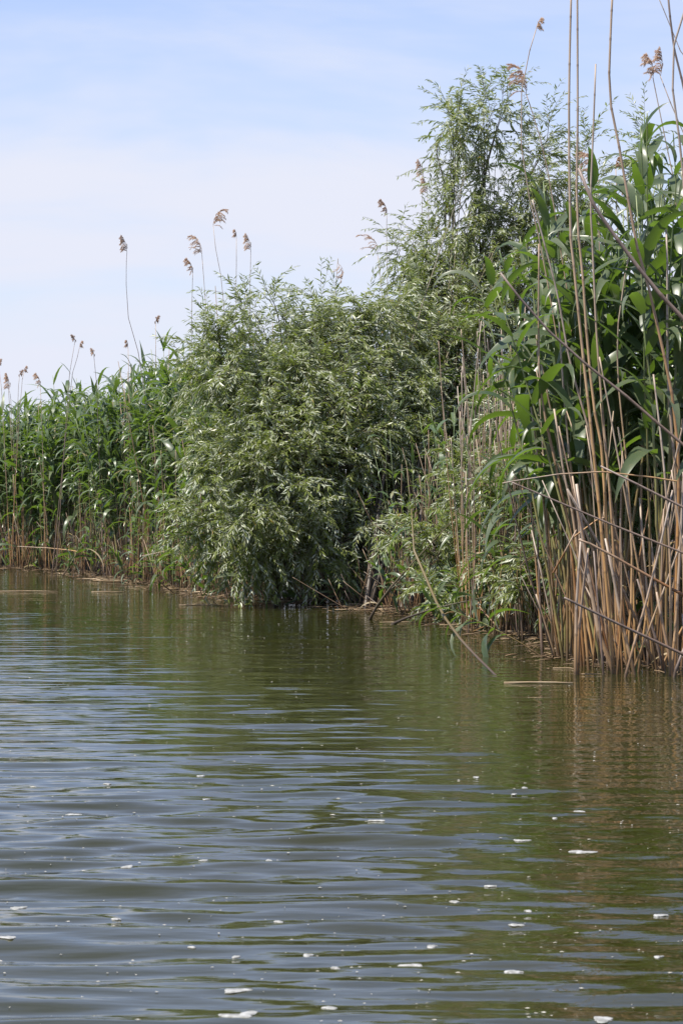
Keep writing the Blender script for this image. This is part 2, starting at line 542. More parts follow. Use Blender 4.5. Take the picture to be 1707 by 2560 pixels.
ys = grow(4.4, 38.0, 0.008, 0.0014)
ys = list(-np.array(grow(-4.35, 60, 0.05, 0.25))[::-1]) + ys + grow(ys[-1] + 0.2, 420, 0.4, 0.25)
xs = np.arange(-6.5, 4.6, 0.044)
xs = np.concatenate([-np.array(grow(6.6, 420, 0.2, 0.3))[::-1], xs, np.array(grow(4.7, 420, 0.2, 0.3))])
ys = np.array(ys)
X, Yg = np.meshgrid(xs, ys)
DY = np.broadcast_to(np.gradient(ys)[:, None], X.shape)
Z = wave_z(X, Yg, DY)
g = Geo()
nyr, nxr = X.shape
idx = np.arange(nyr * nxr).reshape(nyr, nxr)
g.add(np.stack([X, Yg, Z], -1).reshape(-1, 3), np.stack([idx[:-1, :-1], idx[:-1, 1:], idx[1:, 1:], idx[1:, :-1]], -1).reshape(-1, 4))
new_obj('water', g.mesh('water', [M['water']]), kind='structure', label='rippled olive-green water of the channel')

# ground: a low mud bank that dips under the water along the shore and runs to the horizon
g = Geo()
off = [-0.5, -0.12, 0.05, 0.3, 0.8, 2.0, 5.0, 15, 60, 300, 2500]
hz = [-0.30, -0.12, -0.06, -0.015, 0.02, 0.08, 0.14, 0.2, 0.3, 0.5, 1.0]
dens = []
for a, b in zip(shore[:-1], shore[1:]):
    n = max(2, int(np.linalg.norm(b - a) / 0.12)) if np.linalg.norm(b - a) < 8 else 6
    dens += [a + (b - a) * k / n for k in range(n)]
dens = np.array(dens + [shore[-1]])
tang = nrm(np.gradient(dens, axis=0))
for _ in range(25): tang = nrm(np.concatenate([tang[:1], (tang[:-2] + tang[1:-1] + tang[2:]) / 3, tang[-1:]]))
nor = np.stack([-tang[:, 1], tang[:, 0]], -1)
GV = []
for k, (o, h) in enumerate(zip(off, hz)):
    jit = rng.normal(0, 0.035, len(dens)) if k < 5 else 0
    d = nor if o < 20 else nrm(nor * 0.2 + np.array([0.0, 1.0]))
    p = dens + d * (o + jit)[:, None] if np.ndim(jit) else dens + d * o
    GV.append(np.concatenate([p, (h + rng.normal(0, 0.012, len(dens)) * (k in (2, 3, 4)))[:, None]], 1))
GV = np.array(GV)
idx = np.arange(GV.shape[0] * GV.shape[1]).reshape(GV.shape[:2])
g.add(GV.reshape(-1, 3), np.stack([idx[:-1, :-1], idx[:-1, 1:], idx[1:, 1:], idx[1:, :-1]], -1).reshape(-1, 4))
new_obj('ground', g.mesh('ground', [M['mud']]), kind='structure', label='dark muddy bank under the reeds')

# ------------------------------------------------------------------ willows
def lobe(px, py, rx, ry, Y, n, depth=None):
    c = at(px, py, Y); k = Y * YS / F
    return (c, np.array([rx * k, (depth or 0.5 * (rx + ry)) * k, ry * k]), n)


def willow(lobes, base_pts, label, twig_len=(0.20, 0.50), per=12, leaf_len=(0.042, 0.080), stem_r=0.017, droop=1.1, seed=1, stuff_leaves=22):
    r = np.random.default_rng(seed)
    base = np.mean(base_pts, 0)
    root = new_obj('willow_tree', None, label=label, cat='tree', loc=base)
    gt, gb, gl = Geo(), Geo(), Geo()
    TB, TD, TLn = [], [], []
    BP, BR = [], []
    for c, rad, n in lobes:
        nb = max(3, int(n * 1.12) // per)
        u = nrm(r.normal(size=(nb, 3))); rr = r.random(nb) ** 0.36 * r.uniform(0.82, 1.22, nb)
        u[:, 1] -= 0.15
        ends = c + u * rr[:, None] * rad
        for e, uu, q in zip(ends, u, rr):
            if e[2] < 0.06: e[2] = 0.06 + 0.15 * r.random()
            st_ = c + (base - c) * np.array([0.12, 0.0, 0.22]) + r.normal(0, 0.10, 3) * rad + np.array([0, 0.25, 0]) * rad
            side = e - st_
            path = spline([st_, st_ + side * np.array([0.3, 0.3, 0.42]) + r.normal(0, 0.03, 3), st_ + side * np.array([0.68, 0.68, 0.8]) + r.normal(0, 0.03, 3), e], 9)
            BP.append(path); BR.append(np.linspace(0.0065 * r.uniform(0.6, 1.3), 0.0018, 9))
            m = per + r.integers(-3, 4)
            t = 3 + 5 * r.random(m) ** 0.6
            i = np.minimum(t.astype(int), 7); f = (t - i)[:, None]
            s = path[i] * (1 - f) + path[i + 1] * f
            out = nrm((s - c) / rad + 1e-4)
            d = nrm(out * 0.75 + r.normal(0, 0.55, (m, 3)) + np.array([0, 0, 0.30]))
            TB.append(s); TD.append(d); TLn.append(r.uniform(*twig_len, m))
    # a few main stems
    ms = []
    for c, rad, n in lobes:
        for _ in range(2):
            b = base_pts[r.integers(len(base_pts))]
            e = c + r.normal(0, 0.15, 3) * rad + np.array([0, 0.3, 0]) * rad
            ms.append(spline([b + np.array([0, 0, -0.15]), b + (e - b) * np.array([0.3, 0.5, 0.45]) + r.normal(0, 0.06, 3) + np.array([0, 0.1, 0]), e], 9))
    ms = np.array(ms)
    tubes(gt, ms, (0.0025 + stem_r * (1 - np.linspace(0, 1, 9)) ** 1.6)[None], 7, r.random(len(ms)))
    BP = np.array(BP)
    tubes(gb, BP, np.array(BR), 4, r.random(len(BP)), cap=False)
    TB = np.concatenate(TB); TD = np.concatenate(TD); TL = np.concatenate(TLn)
    N = len(TB); K = 6
    s = np.linspace(0, 1, K)
    P = [TB]; d = TD.copy()
    for k in range(1, K):
        d = nrm(d + np.array([0.02, 0, -droop / K]) * (0.4 + s[k]) + r.normal(0, 0.06, (N, 3)))
        P.append(P[-1] + d * (TL / (K - 1))[:, None])
    P = np.stack(P, 1)
    P[:, :, 2] = np.maximum(P[:, :, 2], 0.03)
    tubes(gb, P, np.linspace(0.0019, 0.0007, K)[None], 3, 0.9 + 0.1 * r.random(N), cap=False)
    # leaves, alternate on both sides of the twig
    nl = stuff_leaves
    tt = (np.arange(nl) + 0.6) / nl
    u = tt * (K - 1); i = np.minimum(u.astype(int), K - 2); f = (u - i)[None, :, None]
    B = P[:, i] * (1 - f) + P[:, i + 1] * f
    T = nrm(P[:, i + 1] - P[:, i])
    up = nrm(np.array([0, 0, 1.0]) - T * T[..., 2:3] + r.normal(0, 0.25, T.shape))
    S = np.cross(T, up)
    sgn = np.where(np.arange(nl) % 2 == 0, 1.0, -1.0)[None, :, None]
    spread = r.uniform(0.35, 0.95, (N, nl, 1))
    D = nrm(T * 0.85 + S * sgn * spread + up * r.normal(0.12, 0.28, (N, nl, 1)) + np.array([0, 0, -0.38]))
    LL = r.uniform(*leaf_len, (N, nl, 1)) * (1.0 - 0.45 * np.abs(tt - 0.45))[None, :, None] * 1.15
    LL[:, -1] *= 0.8
    WW = LL * r.uniform(0.08, 0.135, (N, nl, 1))
    sv = nrm(np.cross(D, up + r.normal(0, 0.45, D.shape)))
    nv = np.cross(sv, D)
    nv = np.where(nv[..., 2:3] < 0, -nv, nv)
    nv = np.where(r.random(nv.shape[:2] + (1,)) < 0.33, -nv, nv)          # wind turns many leaves over
    sv = np.cross(D, nv)
    B, D, sv, nv, LL, WW = [x.reshape(-1, x.shape[-1]) for x in (B, D, sv, nv, LL, WW)]
    keep = r.random(len(B)) < 0.96
    B, D, sv, nv, LL, WW = [x[keep] for x in (B, D, sv, nv, LL, WW)]
    tip = B + D * LL - nv * LL * 0.10
    a = B + D * LL * 0.42 + sv * WW + nv * LL * 0.05
    b = B + D * LL * 0.42 - sv * WW + nv * LL * 0.05
    V = np.stack([B, b, tip, a], 1)
    n = len(B)
    ix = np.arange(n * 4).reshape(n, 4)
    tri = np.stack([ix[:, [0, 2, 3]], ix[:, [0, 1, 2]]], 1)[:, :, [0, 2, 1]].reshape(-1, 3)
    vv = np.repeat(np.clip(r.normal(0.45, 0.22, n), 0, 0.98), 4)
    yl = np.repeat(r.random(n) < 0.004, 4)
    vv[yl] = 1.0
    gl.add(V.reshape(-1, 3), None, tri, var=vv)
    for gg in (gt, gb, gl):
        gg.v = [v - base.astype(np.float32) for v in gg.v]
    new_obj('trunk', gt.mesh('trunk', [M['bark']]), root)
    new_obj('branch_network', gb.mesh('branch_network', [M['bark']]), root, kind='stuff')
    new_obj('crown', gl.mesh('crown', [M['willow_leaf']], smooth=False), root)
    return root


def bases(px, py, n, sx, sy, seed):
    r = np.random.default_rng(seed)
    c = onwater(px, py)
    return [c + np.array([r.normal(0, sx), abs(r.normal(0, sy)), 0.0]) for _ in range(n)]


WY = 16.9
willow([lobe(690, 905, 205, 215, WY, 500), lobe(560, 900, 95, 90, WY, 130), lobe(560, 1120, 95, 190, WY - .1, 230), lobe(700, 1200, 190, 230, WY - .4, 430),
        lobe(880, 960, 170, 215, WY, 420), lobe(880, 1210, 170, 190, WY - .2, 260), lobe(615, 1350, 115, 100, WY - .5, 130), lobe(790, 1370, 110, 80, WY - .4, 70),
        lobe(830, 800, 120, 90, WY + .2, 140), lobe(985, 860, 120, 150, WY + .3, 200), lobe(770, 1070, 190, 170, WY - .3, 330), lobe(580, 1280, 130, 140, WY - .5, 130), lobe(850, 1330, 140, 110, WY - .5, 90), lobe(930, 760, 90, 60, WY + .2, 80)],
       bases(930, 1515, 14, 0.4, 0.35, 3), 'broad domed willow bush with silvery narrow leaves beside the left reed bed', seed=21)
WT = 18.0
willow([lobe(1215, 280, 90, 95, WT, 72), lobe(1140, 305, 75, 75, WT, 84), lobe(1335, 395, 115, 95, WT, 96), lobe(1235, 435, 105, 85, WT, 78), lobe(1185, 560, 140, 80, WT, 150),
        lobe(1060, 610, 95, 45, WT, 110), lobe(1120, 740, 160, 120, WT - .2, 330), lobe(1300, 640, 140, 200, WT, 310), lobe(1050, 800, 110, 100, WT - .2, 170),
        lobe(1180, 930, 170, 190, WT - .5, 430), lobe(1080, 1120, 150, 170, WT - .9, 330), lobe(1250, 1150, 130, 170, WT - .6, 160), lobe(1400, 530, 125, 120, WT, 100), lobe(1350, 820, 130, 160, WT - .2, 220), lobe(1480, 480, 110, 150, WT + .2, 100), lobe(1650, 420, 90, 130, WT + .2, 70)],
       bases(1060, 1525, 7, 0.3, 0.35, 4), 'tall loose-topped willow rising above the bush behind the near reeds', seed=33)
willow([lobe(1085, 1345, 95, 70, 15.0, 110), lobe(1210, 1450, 110, 90, 14.3, 110), lobe(1120, 1470, 70, 60, 14.6, 50), lobe(1300, 1400, 80, 80, 13.7, 90), lobe(1220, 1200, 100, 150, 14.4, 130), lobe(1320, 1230, 90, 150, 13.9, 130), lobe(1360, 1460, 60, 80, 13.1, 60), lobe(1280, 1030, 90, 130, 14.6, 100)],
       bases(1200, 1548, 9, 0.35, 0.15, 6), 'low willow shrub sprouting at the waterline under the tall willow', seed=41, twig_len=(0.18, 0.32), stem_r=0.015)

# ------------------------------------------------------------------ green reeds: prototypes
def leaf_mesh(k, kind):
    g = Geo()
    L = random.uniform(0.38, 0.58); W = L * random.uniform(0.115, 0.165)
    if kind == 'arch': a = dict(phi0=R(random.uniform(48, 72)), bend=R(random.uniform(120, 165)), pw=random.uniform(0.9, 2.0))
    elif kind == 'stiff': a = dict(phi0=R(random.uniform(40, 66)), bend=R(random.uniform(20, 60)), pw=1.6)
    elif kind == 'hang': a = dict(phi0=R(random.uniform(20, 40)), bend=R(random.uniform(100, 125)), pw=0.75)
    else: a = dict(phi0=R(random.uniform(62, 82)), bend=R(random.uniform(30, 115)), pw=1.7)
    leaf_ribbons(g, [(0, 0, 0)], 0.0, L=L, W=W, yaw=R(random.uniform(-35, 35)), roll0=R(random.uniform(-15, 15)), roll1=R(random.uniform(-70, 70)), K=10, fold=0.32, var=random.random() * 0.4, **a)
    return g.mesh('leaf_' + kind, [M['reed_leaf']])


LEAF = {k: [leaf_mesh(i, k) for i in range(6)] for k in ('arch', 'stiff', 'hang', 'erect')}
DRY = []
for i in range(6):
    g = Geo()
    leaf_ribbons(g, [(0, 0, 0)], 0.0, phi0=R(random.uniform(-10, 50)), bend=R(random.uniform(70, 140)), pw=0.8, L=random.uniform(0.16, 0.34), W=random.uniform(0.012, 0.024), yaw=R(random.uniform(-60, 60)), roll1=R(random.uniform(-120, 120)), K=7, fold=0.5)
    DRY.append(g.mesh('dry_leaf', [M['dry_leaf']]))


def reed_proto(h, nleaf, low):
    lean = random.uniform(-0.12, 0.12); bow = random.uniform(-0.10, 0.10)
    path = np.array([(lean * h * t + bow * h * t * t, random.uniform(-.01, .01) + 0.04 * h * t * t * random.uniform(-1, 1) * 0.3, h * t) for t in np.linspace(-0.06, 1, 12)])
    P, rad, nd = with_nodes(path, 0.0085, 0.003, 0.19, 1.15)
    g = Geo(); tubes(g, P, rad, 6, random.random(), node=nd * 0.4)
    leaves = []
    az = random.uniform(0, 2 * math.pi)
    for k in range(nleaf):
        t = low + (0.985 - low) * (k + 0.5 * random.random()) / nleaf
        z = t * h
        x, y = np.interp(z, path[:, 2], path[:, 0]), np.interp(z, path[:, 2], path[:, 1])
        az += math.pi + random.gauss(0, 0.55)
        if t > 0.93: kind = random.choice(['erect', 'arch'])
        elif t > 0.8: kind = random.choice(['arch', 'stiff', 'arch'])
        elif t > 0.5: kind = random.choice(['arch', 'arch', 'stiff', 'hang'])
        else: kind = random.choice(['hang', 'arch', 'hang', 'stiff'])
        sc = (0.75 + 0.5 * math.sin(math.pi * min(1, 0.25 + 0.75 * (t - low) / (1 - low)))) * random.uniform(0.8, 1.1)
        leaves.append((random.choice(LEAF[kind]), (x, y, z), az, sc))
    return g.mesh('culm', [M['stem_green']]), leaves, h


PROTO = [reed_proto(2.2 + 0.1 * (i % 4), random.choice([12, 13, 14]), random.uniform(0.16, 0.40)) for i in range(10)]


PROTO_FAR = [reed_proto(2.0 + 0.1 * (i % 3), random.choice([12, 13]), random.uniform(0.28, 0.46)) for i in range(9)]
PROTO_NEAR = [reed_proto(2.3 + 0.1 * (i % 4), random.choice([11, 12, 13]), random.uniform(0.40, 0.55)) for i in range(9)]


def green_reed(loc, height, az, label, group, tilt=0.0, tilt_az=0.0, proto=None, leafscale=1.0, name='green_reed', thick=1.0, wide=1.0):
    culm, leaves, h = proto or random.choice(PROTO)
    s = height / h
    root = new_obj(name, None, label=label, cat='reed', group=group, loc=loc)
    q = Quaternion((math.cos(tilt_az + math.pi / 2), math.sin(tilt_az + math.pi / 2), 0), tilt) @ Quaternion((0, 0, 1), az)
    root.rotation_mode = 'QUATERNION'; root.rotation_quaternion = q
    c = new_obj('culm', culm, root); c.scale = (thick, thick, s)
    for me, (x, y, z), a, sc in leaves:
        o = new_obj('leaf', me, root, loc=(x * thick, y * thick, z * s))
        o.rotation_euler = (random.gauss(0, 0.12), random.gauss(0, 0.15), a + random.gauss(0, 0.2))
        k = sc * leafscale * random.uniform(0.88, 1.12)
        o.scale = (k, k * wide, k)
    return root


# ------------------------------------------------------------------ plumes (old seed heads)
def plume_mesh(h=0.2, lean=1.0, dense=1.0, seed=0):
    r = np.random.default_rng(seed)
    g = Geo()
    K = 8
    t = np.linspace(0, 1, K)
    rach = np.stack([lean * h * 0.55 * t ** 2.0, np.zeros(K), h * (t - 0.25 * lean * t ** 3)], -1)
    tubes(g, rach, np.linspace(0.0028, 0.0008, K)[None], 3, 0.2)
    nb = int(20 * dense)
    for i in range(nb):
        u = (i + r.random()) / nb
        p = np.array([np.interp(u, t, rach[:, k]) for k in range(3)])
        L = h * r.uniform(0.35, 0.62) * (1.05 - 0.5 * u)
        a = r.normal(0, 0.9)
        ph = R(r.uniform(20, 70)); bd = R(r.uniform(70, 150))
        n = 8
        s = np.linspace(0, 1, n)
        phi = ph - bd * s
        d = np.stack([np.cos(phi) * math.cos(a) + 0.35 * lean, np.cos(phi) * math.sin(a), np.sin(phi)], -1)
        path = p + np.concatenate([np.zeros((1, 3)), np.cumsum(d[:-1] * L / (n - 1), 0)])
        tubes(g, path, np.linspace(0.0012, 0.0004, n)[None], 3, 0.2, cap=False)
        m = 75
        k = r.uniform(0.8, n - 1.01, m); ii = k.astype(int); f = (k - ii)[:, None]
        b = path[ii] * (1 - f) + path[ii + 1] * f
        dd = nrm(nrm(path[ii + 1] - path[ii]) + r.normal(0, 0.32, (m, 3)) + np.array([0, 0, -0.15]))
        ll = r.uniform(0.012, 0.028, (m, 1)); sv = nrm(r.normal(size=(m, 3))) * 0.0026
        V = np.stack([b - sv, b + sv, b + dd * ll], 1).reshape(-1, 3)
        g.add(V, None, np.arange(m * 3).reshape(m, 3), var=np.repeat(r.random(m), 3))
    return g.mesh('plume', [M['plume']], smooth=False)


PL = {'big': [plume_mesh(0.24, 0.9, 1.2, 1), plume_mesh(0.22, 1.2, 1.3, 2)], 'mid': [plume_mesh(0.19, 0.5, 1.1, 3), plume_mesh(0.17, 0.8, 1.1, 4)],
      'small': [plume_mesh(0.10, 0.4, 0.9, 5), plume_mesh(0.09, 0.7, 0.8, 6)], 'arch': [plume_mesh(0.22, 1.9, 0.6, 7), plume_mesh(0.18, 1.6, 0.5, 8)]}


def cane_path(pts, Y, K=14, Y1=None, sink=True):
    """pts in photograph pixels from top to foot; Y depth at the top .. Y1 at the foot"""
    Y1 = Y if Y1 is None else Y1
    w = [at(x, y, Y + (Y1 - Y) * i / max(1, len(pts) - 1)) for i, (x, y) in enumerate(pts)]
    w = w[::-1]
    p = spline(w, K) if len(w) > 2 else np.linspace(w[0], w[1], K)
    return p


def to_ground(pts, Y, z=-0.08):
    """prolong the lowest leg of a cane down to its foot in mud or water"""
    a, b = at(*pts[-2], Y), at(*pts[-1], Y)
    d = b - a
    d = d / np.linalg.norm(d)
    d[0] *= 0.5
    k = (z - b[2]) / d[2]
    return b + d * k


def cane(pts, Y, r, label, group=None, mat_='cane', plume=None, face=-1, Y1=None, ground=True, name='reed_cane', var=None, gap=0.2, dark=None, cat='cane', rtip=0.55, pscale=1.0):
    w = [at(x, y, Y + ((Y1 if Y1 is not None else Y) - Y) * i / max(1, len(pts) - 1)) for i, (x, y) in enumerate(pts)]
    if ground: w.append(to_ground(pts, Y if Y1 is None else Y1))
    w = w[::-1]
    path = spline(w, 24) if len(w) > 2 else np.linspace(w[0], w[-1], 12)
    P, rad, nd = with_nodes(path, r, r * rtip, gap)
    base = path[0].copy()
    g = Geo(); tubes(g, P - base, rad, 7, random.random() if var is None else var, node=nd)
    me = g.mesh('culm', [M[mat_]])
    if plume is None:
        o = new_obj(name, me, label=label, cat=cat, group=group, loc=base)
        return o
    root = new_obj(name, None, label=label, cat=cat, group=group, loc=base)
    new_obj('culm', me, root)
    kind, idx = plume
    p = new_obj('plume', PL[kind][idx], root, loc=path[-1] - base)
    tilt = math.atan2(path[-1][0] - path[-3][0], path[-1][2] - path[-3][2])
    p.rotation_euler = (0, tilt * 0.7, 0 if face > 0 else math.pi)
    k_ = pscale * (0.75 if kind == 'small' else 0.9)
    p.scale = (k_ * 0.85, k_ * 0.85, k_)
    return root


D = 1.0887
def dpx(*pts): return [(x * D, y * D) for x, y in pts]


# plume-bearing reeds against the sky (positions in the photograph, depth in metres)
SKY = [
    (dpx((292, 578), (290, 640), (297, 740), (325, 850)), 19.5, 'mid', 0, -1, 'tall S-curved reed with a dark plume standing alone against the sky'),
    (dpx((443, 625), (441, 700), (440, 780)), 18.6, 'mid', 1, -1, 'reed with a small drooping plume below the pale hooked one'),
    (dpx((464, 585), (471, 680), (476, 770)), 18.8, 'big', 0, -1, 'reed with a pale plume hooking over, next to the windswept one'),
    (dpx((490, 520), (500, 610), (514, 700)), 18.6, 'big', 1, 1, 'reed with a large tan plume swept to the right above the domed willow'),
    (dpx((543, 545), (543, 620), (542, 700)), 19.0, 'small', 0, -1, 'thin reed with a tiny wispy plume above the domed willow'),
    (dpx((576, 575), (575, 640), (574, 700)), 19.0, 'mid', 0, -1, 'reed with an upright sandy plume highest over the domed willow'),
    (dpx((358, 740), (358, 800), (358, 880)), 20.0, 'small', 1, 1, 'short reed with a brown bud-like plume where bed meets willow'),
    (dpx((294, 798), (296, 850)), 20.5, 'small', 0, -1, 'short reed with a small brown plume near the S-curved reed'),
    (dpx((173, 782), (165, 840), (157, 900)), 21.0, 'small', 1, -1, 'thin reed with a tiny black seed head, taller of a pair'),
    (dpx((183, 798), (172, 850), (162, 900)), 21.0, 'small', 0, 1, 'thin reed with a tiny black seed head, shorter of a pair'),
    (dpx((216, 815), (220, 860), (224, 920)), 20.6, 'small', 1, -1, 'dark reed with a small seed head beside an arching green tip'),
    (dpx((17, 872), (22, 920)), 22.8, 'small', 0, -1, 'reed with a rust plume, upper of the stacked pair at the picture edge'),
    (dpx((22, 895), (27, 940)), 22.6, 'mid', 0, -1, 'reed with a rust plume, lower of the stacked pair at the picture edge'),
    (dpx((46, 862), (42, 920)), 22.6, 'small', 1, 1, 'reed with an orange plume, first of two side by side'),
    (dpx((56, 855), (48, 920)), 22.4, 'small', 0, 1, 'reed with an orange plume, second and taller of two side by side'),
    (dpx((93, 885), (96, 940)), 22.0, 'mid', 1, -1, 'reed with a buff plume curling over the leafy bed'),
    (dpx((-2, 838), (6, 920)), 22.6, 'small', 1, 1, 'reed with a dark plume cut by the picture edge'),
    (dpx((776, 605), (772, 640)), 18.6, 'arch', 1, 1, 'thin reed arching over the dip between the two willows'),
    (dpx((866, 580), (874, 640)), 18.4, 'arch', 0, -1, 'reed with a thin arched plume beside the tall willow'),
    (dpx((888, 490), (887, 560), (889, 640)), 18.6, 'mid', 1, -1, 'reed with a dark hooked plume standing before the tall willow'),
    (dpx((972, 405), (969, 460), (968, 540)), 18.9, 'mid', 0, -1, 'reed with an upright tan plume, upper of two at the tall willow'),
    (dpx((980, 445), (983, 500), (985, 560)), 18.8, 'mid', 0, -1, 'reed with an upright tan plume, lower of two at the tall willow'),
    (dpx((1230, 68), (1212, 130), (1197, 210), (1195, 300), (1205, 410), (1240, 560), (1275, 760), (1300, 950)), 11.6, 'small', 0, 1, 'long thin cane with a small plume bending high above the tall willow'),
    (dpx((1207, 215), (1235, 300), (1262, 420), (1290, 600), (1315, 800)), 11.9, 'big', 1, -1, 'cane with a heavy brown plume drooping at the top of the tall willow'),
    (dpx((1498, 178), (1520, 290), (1548, 430), (1560, 600)), 11.6, 'mid', 1, -1, 'cane with a tan plume leaning beside the crossing canes'),
    (dpx((1515, 175), (1540, 240), (1566, 300), (1590, 420)), 11.8, 'mid', 0, -1, 'cane whose tan plume hangs behind the leaning plume'),
    (dpx((1372, 415), (1374, 500), (1376, 620)), 12.4, 'big', 0, -1, 'cane with a bushy orange plume among the top green leaves'),
    (dpx((1413, 388), (1415, 470), (1418, 600)), 12.4, 'small', 0, 1, 'cane with a small orange plume among the top green leaves'),
    (dpx((1436, 445), (1440, 520), (1446, 640)), 12.4, 'small', 1, -1, 'cane with a ragged pinkish plume among the top green leaves'),
]
for k, (pts, Y, kind, i, face, label) in enumerate(SKY):
    near = Y < 14
    cane(pts, Y, 0.006 if near else 0.0052, label, 'plumed reeds', plume=(kind, i), face=face, name='plumed_reed', cat='reed', var=random.uniform(0.3, 1), gap=0.25, rtip=0.45, mat_='grey_cane' if k in (0, 8, 9, 10) else 'cane')

# ------------------------------------------------------------------ single canes of the near clump, as they stand in the photograph
def sp(*p): return list(p)
NEAR = [
    (sp((1428, -60), (1421, 270), (1426, 610), (1432, 650), (1451, 840), (1472, 1029), (1490, 1200), (1507, 1375), (1521, 1535), (1530, 1640)), 10.9, .0100, 'cane', 'tall tan cane running out of the picture, first of a close pair'),
    (sp((1442, -60), (1443, 330), (1440, 540), (1453, 650), (1466, 840), (1483, 1014), (1507, 1146), (1515, 1346), (1539, 1477), (1559, 1594)), 11.0, .0095, 'cane', 'tall tan cane running out of the picture, second of a close pair'),
    (sp((1532, -60), (1522, 215), (1546, 360), (1589, 610), (1604, 650), (1638, 796), (1667, 927), (1687, 1044), (1696, 1200), (1690, 1420)), 10.9, .0105, 'cane', 'tall bowed cane leaving the picture beside the plume of leaning reed'),
    (sp((1664, -60), (1682, 110), (1712, 240), (1760, 520), (1800, 900)), 11.2, .0100, 'grey_cane', 'thick grey cane crossing at the top corner'),
    (sp((1725, -20), (1682, 120), (1681, 230), (1705, 420), (1716, 700), (1720, 1000)), 11.0, .0095, 'cane', 'pale cane crossing the thick grey one at the top corner'),
    (sp((1630, -40), (1660, 30), (1712, 160), (1760, 300)), 11.6, .0045, 'cane', 'thin pale cane slanting across the top corner'),
    (sp((1488, 160), (1482, 330), (1475, 500), (1482, 650), (1488, 796), (1498, 942), (1510, 1087), (1521, 1200), (1535, 1420)), 11.1, .0085, 'cane', 'straight needle-tipped cane between the tall pair and bowed cane'),
    (sp((1346, 610), (1346, 700), (1345, 796), (1349, 956), (1367, 1073), (1396, 1200), (1430, 1400)), 11.3, .0080, 'cane', 'slender upright cane at the outer side of the near clump'),
    (sp((1330, 500), (1371, 650), (1396, 752), (1422, 898), (1454, 1014), (1483, 1131), (1500, 1300)), 11.1, .0085, 'cane', 'long cane leaning inward across the broad green leaves'),
    (sp((1664, 572), (1667, 650), (1667, 898), (1676, 1073), (1687, 1175), (1690, 1400)), 11.0, .0100, 'cane', 'broken-off cane with a splintered top among green leaves'),
    (sp((1580, 600), (1550, 752), (1542, 883), (1547, 985), (1568, 1190), (1580, 1400)), 11.3, .0070, 'cane', 'pale bleached cane curving through the dark middle of the clump'),
    (sp((1384, 1022), (1395, 1090), (1407, 1175), (1440, 1350)), 11.1, .0095, 'cane', 'short broken cane stub beside a green stem'),
    (sp((1451, 1346), (1445, 1430), (1440, 1506), (1438, 1640)), 10.82, .0105, 'cane', 'first of the twin canes standing in open water'),
    (sp((1470, 1370), (1458, 1462), (1448, 1550), (1444, 1640)), 10.84, .0110, 'cane', 'second of the twin canes standing in open water'),
    (sp((1440, 1210), (1454, 1331), (1480, 1491), (1501, 1602), (1527, 1660)), 10.95, .0150, 'cane', 'thick golden cane kinked near the water'),
    (sp((1680, 1225), (1673, 1258), (1629, 1448), (1590, 1590), (1565, 1680)), 10.7, .0085, 'cane', 'bleached straight cane slanting across the clump to the water'),
    (sp((1512, 1346), (1539, 1477), (1559, 1594), (1585, 1680)), 10.85, .0110, 'cane', 'golden cane slanting down to the water beside the curled dry leaf'),
    (sp((1640, 1480), (1655, 1560), (1680, 1685)), 10.8, .0105, 'cane', 'brown cane with its foot leaning away at the clump front'),
    (sp((1720, 1590), (1700, 1640), (1684, 1690)), 10.7, .0100, 'grey_cane', 'short greyish cane foot slanting in at the picture edge'),
    (sp((1430, 1190), (1448, 1330), (1446, 1480), (1458, 1640)), 11.3, .0095, 'cane', 'orange cane behind the twin canes'),
    (sp((1500, 1000), (1520, 1200), (1545, 1400), (1560, 1560)), 11.4, .0100, 'cane', 'sheathed brown cane in the thick of the clump'),
    (sp((1707, 1180), (1700, 1350), (1688, 1560), (1680, 1650)), 10.85, .0100, 'cane', 'dark tan upright cane along the picture edge'),
]
for pts, Y, r, mt, label in NEAR:
    o = cane(pts, Y, r, label, 'tall dead canes of the near clump', mat_=mt, var=random.random())

